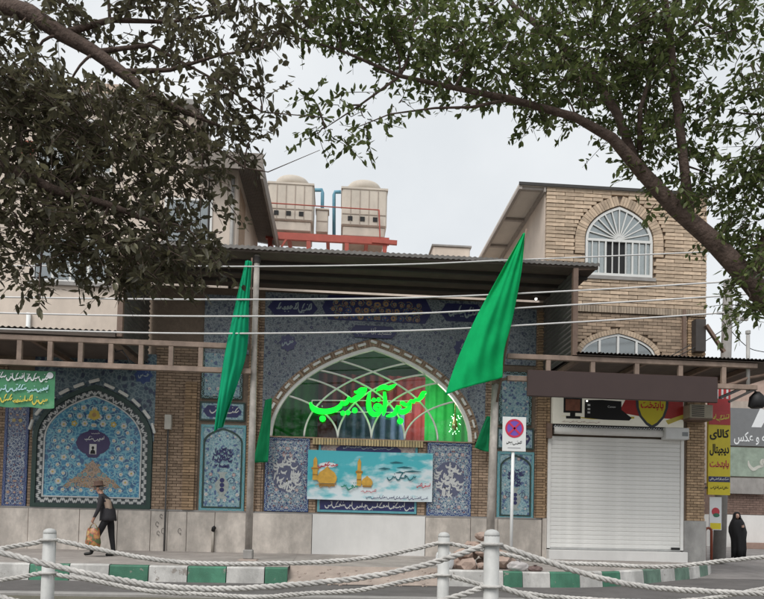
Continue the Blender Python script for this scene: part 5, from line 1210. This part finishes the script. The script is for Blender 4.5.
for k_,dz_,sg_ in (('upper',.055,(.16,.155,.14)),('lower',.265,(.15,.15,.17))):
    for i in range(3): rope((r1[i],R1Y,z1s[i]-dz_),(r1[i+1],R1Y,z1s[i+1]-dz_),sg_[i],k_+' rope, nearer-mosque fence row, '+SP1[i],G1)
for k_,dz_,sg_ in (('upper',.055,(.225,.235)),('lower',.265,(.2,.2))):
    for i in (1,2): rope((r2[i],R2Y,z2s[i]-dz_),(r2[i+1],R2Y,z2s[i+1]-dz_),sg_[i-1],k_+' rope, fence row farther from mosque, '+SP2[i-1],G2)

# ================================================================== PEOPLE
def skin_body(name, joints, edges, mats, pick, parent, levels=2):
    """one continuous figure grown over a joint skeleton; joints name -> (x,y,z,rx,ry)"""
    nm = list(joints); me = bpy.data.meshes.new('tmp'); me.from_pydata([joints[k][:3] for k in nm],[(nm.index(a),nm.index(c)) for a,c in edges],[])
    o = bpy.data.objects.new('tmp',me); COL.objects.link(o)
    m = o.modifiers.new('skin','SKIN'); m.use_smooth_shade = True; m.branch_smoothing = .6
    for i,k in enumerate(nm): sv = me.skin_vertices[0].data[i]; sv.radius = joints[k][3:5]; sv.use_root = (i == 0)
    s_ = o.modifiers.new('sub','SUBSURF'); s_.levels = levels; s_.render_levels = levels
    bpy.context.view_layer.update(); ev = o.evaluated_get(bpy.context.evaluated_depsgraph_get()); m2 = bpy.data.meshes.new_from_object(ev)
    bpy.data.objects.remove(o); m2.name = name
    m2.materials.clear()
    for q in mats: m2.materials.append(q)
    for p in m2.polygons: p.material_index = pick(p.center); p.use_smooth = True
    ob = bpy.data.objects.new(name,m2); link(ob,parent); return ob
mx_ = at(106,550,-2.0).x; mz_ = .035
man = thing('person','stooped person in dark vest, beige sleeves and brown hat walking with a bag','person',(mx_,-2.0,mz_))
J = {'pelvis':(.02,0,.93,.145,.135),'waist':(0,0,1.08,.14,.15),'chest':(-.05,0,1.26,.135,.165),'upper':(-.10,0,1.40,.10,.13),'neck':(-.165,0,1.475,.055,.058),'head':(-.215,0,1.555,.085,.075),'crown':(-.225,0,1.65,.075,.07),
     'hipL':(.0,-.085,.86,.095,.095),'kneeL':(-.17,-.08,.50,.068,.07),'ankleL':(-.30,-.08,.13,.05,.05),'heelL':(-.30,-.08,.075,.045,.045),'toeL':(-.47,-.085,.05,.035,.045),
     'hipR':(.05,.085,.86,.095,.095),'kneeR':(.09,.08,.48,.068,.07),'ankleR':(.15,.08,.10,.05,.05),'heelR':(.165,.08,.05,.045,.045),'toeR':(-.04,.085,.035,.035,.045),
     'shL':(-.10,-.17,1.37,.075,.075),'elL':(-.12,-.235,1.10,.052,.052),'wrL':(-.215,-.24,.90,.035,.035),'haL':(-.235,-.24,.83,.028,.04),
     'shR':(-.09,.17,1.37,.075,.075),'elR':(.03,.235,1.12,.052,.052),'wrR':(-.09,.24,.93,.035,.035),'haR':(-.13,.24,.86,.028,.04)}
fing = []
for s_,y0 in (('L',-.24),('R',.24)):
    hx,hz = (-.235,.83) if s_ == 'L' else (-.13,.86)
    for k in range(4):
        yy = y0+(k-1.5)*.019; a,b_,c_ = f'f{k}a{s_}',f'f{k}b{s_}',f'f{k}c{s_}'
        J[a] = (hx-.012,yy,hz-.035,.0095,.0095); J[b_] = (hx+.004,yy,hz-.066-.004*(1-abs(k-1.5)),.009,.009); J[c_] = (hx+.028,yy,hz-.06,.0078,.0078); fing += [('ha'+s_,a),(a,b_),(b_,c_)]
    J['ta'+s_] = (hx-.03,y0-.012,hz-.005,.0105,.0105); J['tb'+s_] = (hx-.034,y0-.008,hz-.04,.009,.009); fing += [('ha'+s_,'ta'+s_),('ta'+s_,'tb'+s_)]
E_ = [('pelvis','waist'),('waist','chest'),('chest','upper'),('upper','neck'),('neck','head'),('head','crown'),('pelvis','hipL'),('hipL','kneeL'),('kneeL','ankleL'),('ankleL','heelL'),('heelL','toeL'),('pelvis','hipR'),('hipR','kneeR'),('kneeR','ankleR'),('ankleR','heelR'),('heelR','toeR'),
      ('upper','shL'),('shL','elL'),('elL','wrL'),('wrL','haL'),('upper','shR'),('shR','elR'),('elR','wrR'),('wrR','haR')]+fing
cl_dk = mat('jacket_charcoal',(.032,.03,.034),.9,.2,14); cl_tr = mat('trousers_black',(.016,.015,.017),.9,.2,14); skin_m = mat('skin',(.36,.20,.14),.6,.1,20); shoe = mat('shoe_black',(.012,.012,.012),.5)
shirt = mat('shirt_beige',(.42,.31,.24),.9,.15,12)
def man_pick(c):
    if c.z < .12: return 2
    if c.z < .88 and abs(c.y) < .19: return 1
    if c.z > 1.465 : return 3
    if abs(c.y) > .19 and c.z < .905: return 3
    if c.x > -.03 and 1.03 < c.z < 1.335 and abs(c.y) < .17: return 4
    return 0
skin_body('body',J,E_,[cl_dk,cl_tr,shoe,skin_m,shirt],man_pick,man)
o_ = Vector((mx_,-2.0,mz_))
def at_man(mb): mb.v = [tuple(Vector(p)+o_) for p in mb.v]; return mb
b = MB()                                             # jacket hem that flares over the hips
prof = [(.165,1.12,.0),(.175,1.02,.012),(.185,.92,.02),(.19,.84,.025),(.175,.835,.025)]; n = 20
b.add([(pp[2]+pp[0]*1.0*math.cos(2*math.pi*k/n),pp[0]*.98*math.sin(2*math.pi*k/n)*(1+.05*math.sin(k*3)),pp[1]+.012*math.sin(k*2.1)) for pp in prof for k in range(n)],[(i*n+k,i*n+(k+1)%n,(i+1)*n+(k+1)%n,(i+1)*n+k) for i in range(len(prof)-1) for k in range(n)])
at_man(b).build('jacket_skirt', cl_dk, man, True)
def ellipsoid(mb,c,r_,nu=14,nv=9,rot=None,mi=0):
    vs = []; 
    for j in range(nv+1):
        th = math.pi*j/nv
        for i in range(nu):
            ph_ = 2*math.pi*i/nu; p = Vector((r_[0]*math.sin(th)*math.cos(ph_),r_[1]*math.sin(th)*math.sin(ph_),r_[2]*math.cos(th)))
            if rot: p = rot @ p
            vs.append(p+Vector(c))
    mb.add(vs,[(j*nu+i,j*nu+(i+1)%nu,(j+1)*nu+(i+1)%nu,(j+1)*nu+i) for j in range(nv) for i in range(nu)],mi)
b = MB(); hat = mat('hat_brown',(.10,.06,.045),.9,.15,20); tilt = Matrix.Rotation(R_(-8),3,'Y')
def lath_rot(mb,c,prof,rot,n=18,sy=.85): 
    mb.add([Vector(c)+rot @ Vector((r0*math.cos(2*math.pi*k/n),r0*sy*math.sin(2*math.pi*k/n),z0)) for r0,z0 in prof for k in range(n)],[(i*n+k,i*n+(k+1)%n,(i+1)*n+(k+1)%n,(i+1)*n+k) for i in range(len(prof)-1) for k in range(n)]+[[(len(prof)-1)*n+k for k in range(n)]])
lath_rot(b,(-.222,0,1.655),[(.085,-.01),(.155,-.015),(.157,-.008),(.105,.006),(.103,.07),(.092,.105),(.05,.112)],tilt); at_man(b).build('hat', hat, man, True)
b = MB(); ellipsoid(b,(-.312,0,1.565),(.03,.014,.022)); at_man(b).build('nose', skin_m, man, True)
for s_ in (-1,1):
    b = MB(); ellipsoid(b,(-.205,s_*.082,1.575),(.022,.012,.034)); at_man(b).build('ear', skin_m, man, True)
    b = MB(); ellipsoid(b,(-.292,s_*.033,1.597),(.010,.011,.008)); at_man(b).build('eye', black, man, True)
b = MB(); ellipsoid(b,(-.287,0,1.515),(.014,.026,.007)); at_man(b).build('mouth', mat('lip',(.25,.11,.09),.6), man, True)
b = MB(); ellipsoid(b,(-.165,0,1.595),(.065,.084,.06)); at_man(b).build('hair', mat('hair_grey',(.16,.15,.145),.9), man, True)
bx_ = o_+Vector((-.215,-.24,.0))
sb = thing('shopping_bag','orange and green printed carrier bag held by the walking person','bag',tuple(bx_+Vector((0,0,.2))))
b = MB(); n = 20; prof = [(.02,.225,.1),(.15,.235,.115),(.165,.33,.12),(.155,.45,.10),(.14,.58,.07),(.12,.66,.03)]
from mathutils import noise as _ns
b.add([bx_+Vector((pp[0]*math.cos(2*math.pi*k/n)*(1+.08*math.sin(k*2.3+j)),pp[2]*math.sin(2*math.pi*k/n)*(1+.15*math.sin(k*3.1+j*1.7)),pp[1]+.01*math.sin(k*1.3))) for j,pp in enumerate(prof) for k in range(n)],[(i*n+k,i*n+(k+1)%n,(i+1)*n+(k+1)%n,(i+1)*n+k) for i in range(len(prof)-1) for k in range(n)]+[list(range(n))])
def bagmat():
    m = bpy.data.materials.new('bag_print'); m.use_nodes = True; nn = m.node_tree; P = nn.nodes['Principled BSDF']; P.inputs['Roughness'].default_value = .35
    v = nn.nodes.new('ShaderNodeTexNoise'); v.inputs['Scale'].default_value = 9; tcx = nn.nodes.new('ShaderNodeTexCoord'); nn.links.new(tcx.outputs['Object'],v.inputs['Vector'])
    c = nn.nodes.new('ShaderNodeValToRGB'); c.color_ramp.interpolation = 'CONSTANT'; e = c.color_ramp.elements; e[0].color = (.08,.12,.04,1); e[1].position = .44; e[1].color = (.30,.09,.05,1)
    for p_,q_ in ((.52,(.40,.20,.06,1)),(.60,(.42,.31,.12,1)),(.68,(.38,.30,.25,1))): x = e.new(p_); x.color = q_
    nn.links.new(v.outputs['Fac'],c.inputs[0]); nn.links.new(c.outputs[0],P.inputs['Base Color']); return m
b.build('bag_body', bagmat(), sb, True)
for yy in (-.03,.03):
    b = MB(); b.tube([bx_+Vector((-.09,yy,.65)),bx_+Vector((-.05,yy*.6,.74)),bx_+Vector((-.005,0,.775)),bx_+Vector((.04,yy*.6,.74)),bx_+Vector((.09,yy,.65))],.009,6); b.build('handle', mat('bag_handle',(.40,.30,.18),.5), sb, True)

wp = at(737.5,560,4.3); wx_,wy_,wz_ = wp.x,4.3,-.095
wm = thing('person','person wrapped in a long black cloak standing in the side street','person',(wx_,wy_,wz_))
b = MB(); n = 40; prof = [(.05,.225,.20,.10),(.045,.235,.21,.4),(.03,.25,.22,.75),(.0,.29,.225,.98),(-.02,.285,.21,1.14),(-.015,.235,.18,1.31),(-.02,.17,.15,1.42),(-.03,.135,.132,1.49),(-.035,.122,.125,1.56),(-.035,.095,.105,1.64),(-.03,.03,.04,1.685)]
vs = []
for j,(cx,rx,ry,z) in enumerate(prof):
    for k in range(n):
        a = 2*math.pi*k/n; f = 1+(.10*math.sin(a*6+z*2.2)+.06*math.sin(a*11+1-z*3))*max(0,min(1,(1.38-z)/.8))+.05*math.sin(z*9+a*2)*(.8 < z < 1.25); vs.append((wx_+cx+rx*f*math.cos(a),wy_+ry*f*math.sin(a),wz_+z-.02*math.sin(a*3)*(j == 0)))
fs = []
for j in range(len(prof)-1):
    for k in range(n):
        a = 2*math.pi*(k+.5)/n; zc = (prof[j][3]+prof[j+1][3])/2
        if 1.43 < zc < 1.62 and abs(((a-4.45+math.pi) % (2*math.pi))-math.pi) < .52: continue      # opening of the veil for the face
        fs.append((j*n+k,j*n+(k+1)%n,(j+1)*n+(k+1)%n,(j+1)*n+k))
b.add(vs,fs); cho = b.build('cloak', mat('chador_black',(.010,.010,.012),.85,.2,10), wm, True); cho.modifiers.new('t','SOLIDIFY').thickness = .012
b = MB(); ellipsoid(b,(wx_-.045,wy_-.035,wz_+1.53),(.078,.085,.105)); b.build('face', mat('skin_fair',(.50,.32,.25),.6,.08,20), wm, True)
b = MB(); ellipsoid(b,(wx_-.06,wy_-.125,wz_+1.52),(.013,.022,.022)); b.build('nose', mat('skin_fair',(.5,.32,.25)), wm, True)
for s_ in (-1,1): b = MB(); ellipsoid(b,(wx_-.056+s_*.03,wy_-.112,wz_+1.55),(.012,.008,.006)); b.build('eye', black, wm, True)
b = MB(); ellipsoid(b,(wx_-.058,wy_-.116,wz_+1.478),(.02,.008,.006)); b.build('mouth', mat('lip',(.25,.11,.09)), wm, True)
HJ = {'w':(.09,-.2,1.16,.03,.03),'p':(.06,-.26,1.17,.028,.036)}
for k in range(4): HJ[f'a{k}'] = (.03,-.285,1.20-.019*k,.009,.009); HJ[f'b{k}'] = (-.01,-.29,1.205-.019*k,.0085,.0085); HJ[f'c{k}'] = (-.025,-.265,1.20-.019*k,.008,.008)
HJ['t'] = (.045,-.275,1.215,.010,.010); HJ['u'] = (.02,-.29,1.235,.009,.009)
skin_body('hand',HJ,[('w','p'),('p','t'),('t','u')]+[e for k in range(4) for e in (('p',f'a{k}'),(f'a{k}',f'b{k}'),(f'b{k}',f'c{k}'))],[mat('skin_fair',(.5,.32,.25))],lambda c:0,wm)
for s_ in (-.09,.05):
    b = MB(); ellipsoid(b,(wx_+s_,wy_-.1,wz_+.05),(.05,.125,.05)); b.build('shoe', shoe, wm, True); b = MB(); b.tube([(wx_+s_,wy_-.02,wz_+.06),(wx_+s_,wy_-.02,wz_+.25)],[.045,.06],8); b.build('trouser_leg', cl_tr, wm, True)

# ================================================================== TREES
bark = mat('bark',(.125,.088,.072),.95,.5,14,1.0,38); 
def leafmat(name, a, c, tr):
    m = bpy.data.materials.new(name); m.use_nodes = True; n = m.node_tree; L = n.links.new; P = n.nodes['Principled BSDF']; P.inputs['Roughness'].default_value = .5
    g = n.nodes.new('ShaderNodeNewGeometry'); r_ = n.nodes.new('ShaderNodeValToRGB'); e = r_.color_ramp.elements; e[0].color = (*a,1); e[1].color = (*c,1)
    L(g.outputs['Random Per Island'],r_.inputs[0]); L(r_.outputs[0],P.inputs['Base Color'])
    t = n.nodes.new('ShaderNodeBsdfTranslucent'); L(r_.outputs[0],t.inputs[0]); ms = n.nodes.new('ShaderNodeMixShader'); ms.inputs[0].default_value = tr
    L(P.outputs[0],ms.inputs[1]); L(t.outputs[0],ms.inputs[2]); L(ms.outputs[0],n.nodes['Material Output'].inputs[0]); return m
def leaf(mb, p, d, up, l, wd):
    s_ = d.cross(up)
    if s_.length < 1e-4: s_ = d.orthogonal()
    s_.normalize(); nrm = s_.cross(d).normalized(); lift = nrm*wd*.14; sag = nrm*l*.07
    m1 = p+d*l*.3-sag*.8; m2 = p+d*l*.66-sag
    mb.add([p,m1+s_*wd*.46+lift,m2+s_*wd*.40+lift,p+d*l-sag*.3,m2-s_*wd*.40+lift,m1-s_*wd*.46+lift,m1,m2],[(0,6,1),(1,6,7,2),(2,7,3),(0,5,6),(5,4,7,6),(4,3,7)])
def tree(name, label, base, limbs, clumps, lm, seed, lsize=(.055,.095)):
    r = random.Random(seed); t = thing(name,label,'tree',base); segs = []
    tr_ = MB(); tr_.tube([p for p,_ in limbs[0]],[q for _,q in limbs[0]],12); tr_.build('trunk', bark, t, True)
    for L_ in limbs[1:]: 
        q = MB(); q.tube([p for p,_ in L_],[w_ for _,w_ in L_],9); q.build('limb', bark, t, True)
    for L_ in limbs: segs += [Vector(p) for p,_ in L_]
    tw = MB(); lf = MB()
    for (c,rx,ry,rz,nsub,nl) in clumps:
        c = Vector(c); near = min(segs,key=lambda s_: (s_-c).length)
        dl = (near-c).length; q1 = near.lerp(c,.35)+Vector((r.uniform(-.1,.1),r.uniform(-.1,.1),r.uniform(-.02,.14)))*dl; q2 = near.lerp(c,.7)+Vector((r.uniform(-.1,.1),r.uniform(-.1,.1),r.uniform(-.02,.12)))*dl
        if dl > .12:
            w0 = min(.018,.007+.012*dl); tw.tube([Vector(p) for p in spline([tuple(near),tuple(q1),tuple(q2),tuple(c)],3)],[w0*(1-.07*k) for k in range(10)],5)
        for k in range(nsub):
            while True:
                u = Vector((r.uniform(-1,1),r.uniform(-1,1),r.uniform(-1,1)))
                if u.length < 1: break
            e = c+Vector((u.x*rx,u.y*ry,u.z*rz)); st_ = c.lerp(e,r.uniform(.45,.85))
            ax = Vector((r.uniform(-1,1),r.uniform(-1,1),r.uniform(-.9,.35))).normalized(); ln = r.uniform(.16,.34); tip = e+ax*ln
            tw.tube([st_,e,e+ax*ln*.5+Vector((0,0,-.012)),tip-Vector((0,0,.03))],[.0045,.0035,.0025,.0012],4,cap=False)
            for q in range(nl):
                f = q/nl; p = e+ax*ln*f; d = (ax*.5+Vector((r.gauss(0,1),r.gauss(0,1),r.gauss(-.35,.8))).normalized()).normalized()
                leaf(lf,p+Vector((r.gauss(0,.015),r.gauss(0,.015),r.gauss(0,.015))),d,Vector((r.gauss(0,.4),r.gauss(0,.4),1)),(lambda q_: (q_,q_*r.uniform(.42,.62)))(r.uniform(*lsize)*r.choice((.7,1,1,1.1)))[0],r.uniform(.024,.048))
    tw.build('twigs', bark, t, True, kind='stuff')
    me_off = WL[t]; me = bpy.data.meshes.new('crown'); me.from_pydata([tuple(Vector(p)-me_off) for p in lf.v],[],lf.f); me.materials.append(lm); o = bpy.data.objects.new('crown',me); link(o,t); o['kind'] = 'stuff'
    return t
def A(px,py,Y,rad): return (tuple(at(px,py,Y)),rad)
def C_(px,py,Y,rpx,rpy,dep,nsub,nl=11):
    z_ = (Y-CAM.y)/FPX; p = at(px,py,Y); return (tuple(p),rpx*z_,dep,rpy*z_,nsub,nl)
TY = -12.0
bR = at(905,560,TY); bR = (bR.x,TY,-.25)
limbsR = [[(bR,.17),((bR[0]-.15,TY,1.2),.14),A(835,395,TY,.116),A(790,330,TY,.103),A(752,283,TY,.093),A(712,240,TY,.083),A(675,208,TY,.073),A(640,170,TY,.061),A(612,138,TY-.05,.047),A(575,117,TY-.1,.036),A(510,99,TY-.2,.03),A(455,88,TY-.3,.022),A(400,76,TY-.35,.016),A(340,50,TY-.4,.01),A(270,30,TY-.4,.005)],
          [A(637,167,TY,.045),A(618,115,TY+.1,.04),A(592,75,TY+.2,.035),A(555,38,TY+.3,.035),A(515,8,TY+.4,.025),A(480,-40,TY+.5,.015)],
          [A(690,222,TY,.05),A(684,165,TY-.15,.043),A(676,95,TY-.2,.037),A(669,30,TY-.3,.033),A(655,-60,TY-.3,.03),A(640,-160,TY-.3,.015)],
          [A(752,283,TY,.07),A(775,220,TY-.1,.07),A(790,130,TY-.2,.055),A(800,20,TY-.2,.04),A(790,-100,TY-.2,.02)],
          [A(640,150,TY,.03),A(640,110,TY-.1,.022),A(655,60,TY-.1,.015),A(700,20,TY,.01)],
          [A(510,99,TY-.2,.018),A(472,107,TY-.25,.012),A(435,108,TY-.3,.009),A(390,114,TY-.35,.006),A(350,130,TY-.35,.003)],
          [A(400,76,TY-.35,.012),A(360,105,TY-.3,.008),A(325,128,TY-.3,.003)]]
clR = [C_(600,45,TY,75,50,.9,180),C_(560,90,TY-.1,50,28,.6,62),C_(640,80,TY+.2,45,65,.7,125),C_(680,40,TY,55,55,.8,100),C_(530,30,TY,45,35,.6,55),C_(500,70,TY-.2,45,26,.5,58),C_(440,62,TY-.3,45,26,.5,50),C_(385,28,TY-.35,48,34,.6,72),
       C_(330,12,TY-.4,40,22,.5,45),C_(420,15,TY-.2,45,20,.5,30),C_(470,20,TY-.2,35,22,.5,24),C_(650,150,TY,26,28,.4,34),C_(690,130,TY,28,40,.5,40),C_(668,190,TY,20,20,.3,16),C_(712,175,TY,24,30,.4,32),C_(745,45,TY-.2,28,60,.6,28),C_(730,110,TY-.1,18,24,.4,14),
       C_(748,190,TY,22,40,.5,48),C_(730,232,TY+.05,20,20,.3,26),C_(752,260,TY-.1,16,30,.4,34),C_(745,306,TY-.1,20,15,.3,20),C_(765,150,TY-.1,20,40,.5,40),
       C_(340,108,TY-.3,14,10,.25,5),C_(365,118,TY-.35,14,7,.2,4),C_(342,133,TY-.35,20,8,.25,6),C_(395,108,TY-.3,14,8,.2,4),C_(310,98,TY-.35,16,10,.25,5),C_(315,134,TY-.35,10,7,.2,3),
       C_(600,-70,TY,110,60,1.2,130),C_(440,-60,TY,90,50,1.0,80),C_(740,-70,TY,90,60,1.0,90),C_(820,60,TY,60,110,1.0,110),C_(840,220,TY,50,60,.8,50)]
tree('street_tree','leaning street tree whose brown limb reaches over the brick shop building',bR,limbsR,clR,leafmat('leaf_green',(.06,.085,.028),(.18,.22,.075),.45),5)
TL = -12.6
bL = at(-260,560,TL); bL = (bL.x,TL,-.25)
limbsL = [[(bL,.26),((bL[0]+.1,TL,1.4),.22),((bL[0]+.3,TL,2.8),.19),((bL[0]+.5,TL+.05,3.9),.15),A(-110,30,TL+.1,.11),A(-60,2,TL+.1,.1)],
          [A(-60,2,TL+.1,.09),A(0,5,TL+.1,.075),A(32,14,TL,.068),A(62,34,TL,.06),A(95,52,TL-.05,.052),A(122,72,TL-.05,.045),A(150,95,TL-.05,.035),A(185,112,TL-.1,.02),A(225,128,TL-.1,.008)],
          [A(-110,30,TL+.1,.08),A(-60,110,TL-.1,.06),A(0,165,TL-.2,.05),A(55,190,TL-.2,.035),A(110,205,TL-.3,.025),A(160,225,TL-.3,.012)],
          [A(62,34,TL,.03),A(110,20,TL+.1,.022),A(170,22,TL+.1,.014),A(230,12,TL+.1,.006)],
          [A(122,72,TL,.025),A(170,70,TL,.016),A(220,55,TL-.1,.01),A(262,48,TL-.1,.004)],
          [A(150,95,TL,.02),A(205,140,TL-.1,.012),A(245,168,TL-.1,.007),A(268,172,TL-.15,.004),A(320,150,TL-.2,.002)],
          [A(95,52,TL,.022),A(150,45,TL,.015),A(215,80,TL,.009),A(262,112,TL-.1,.006),A(330,118,TL-.2,.002)]]
clL = [C_(40,130,TL,70,50,.8,118),C_(110,150,TL-.1,75,48,.8,118),C_(170,165,TL-.1,46,46,.7,48),C_(30,195,TL,55,50,.8,96),C_(100,215,TL-.2,70,42,.7,80),C_(165,235,TL-.2,44,38,.6,34),C_(205,175,TL-.1,34,42,.5,20),C_(225,120,TL-.1,28,30,.5,22),
       C_(30,240,TL-.1,45,28,.5,42),C_(100,255,TL-.2,46,24,.5,42),C_(150,262,TL-.2,30,22,.4,22),C_(180,268,TL-.2,20,18,.4,10),C_(205,240,TL-.2,24,28,.4,16),C_(60,100,TL,50,26,.6,56),C_(10,80,TL,34,36,.6,44),
       C_(150,110,TL-.05,40,24,.5,32),C_(205,80,TL-.1,40,32,.5,24),C_(235,55,TL-.1,34,34,.5,18),C_(262,92,TL-.1,26,26,.4,7),C_(160,40,TL+.1,45,26,.5,18),C_(105,28,TL+.1,45,22,.5,15),C_(50,14,TL+.1,40,16,.4,15),C_(230,18,TL+.1,45,22,.5,18),C_(170,8,TL+.1,45,16,.5,19),
       C_(250,140,TL-.15,20,22,.4,7),C_(285,25,TL,30,18,.4,12),C_(40,280,TL-.2,30,14,.3,8),C_(8,40,TL,26,18,.4,12),
       C_(100,-60,TL,120,45,1.0,110),C_(-70,60,TL,60,90,1.0,140),C_(-80,220,TL,60,70,.9,110),C_(250,-50,TL,80,40,.9,60)]
tree('street_tree','dense dark leaved street tree drooping before the pale apartment building',bL,limbsL,clL,leafmat('leaf_dark',(.066,.060,.038),(.155,.145,.082),.42),6,(.055,.10))
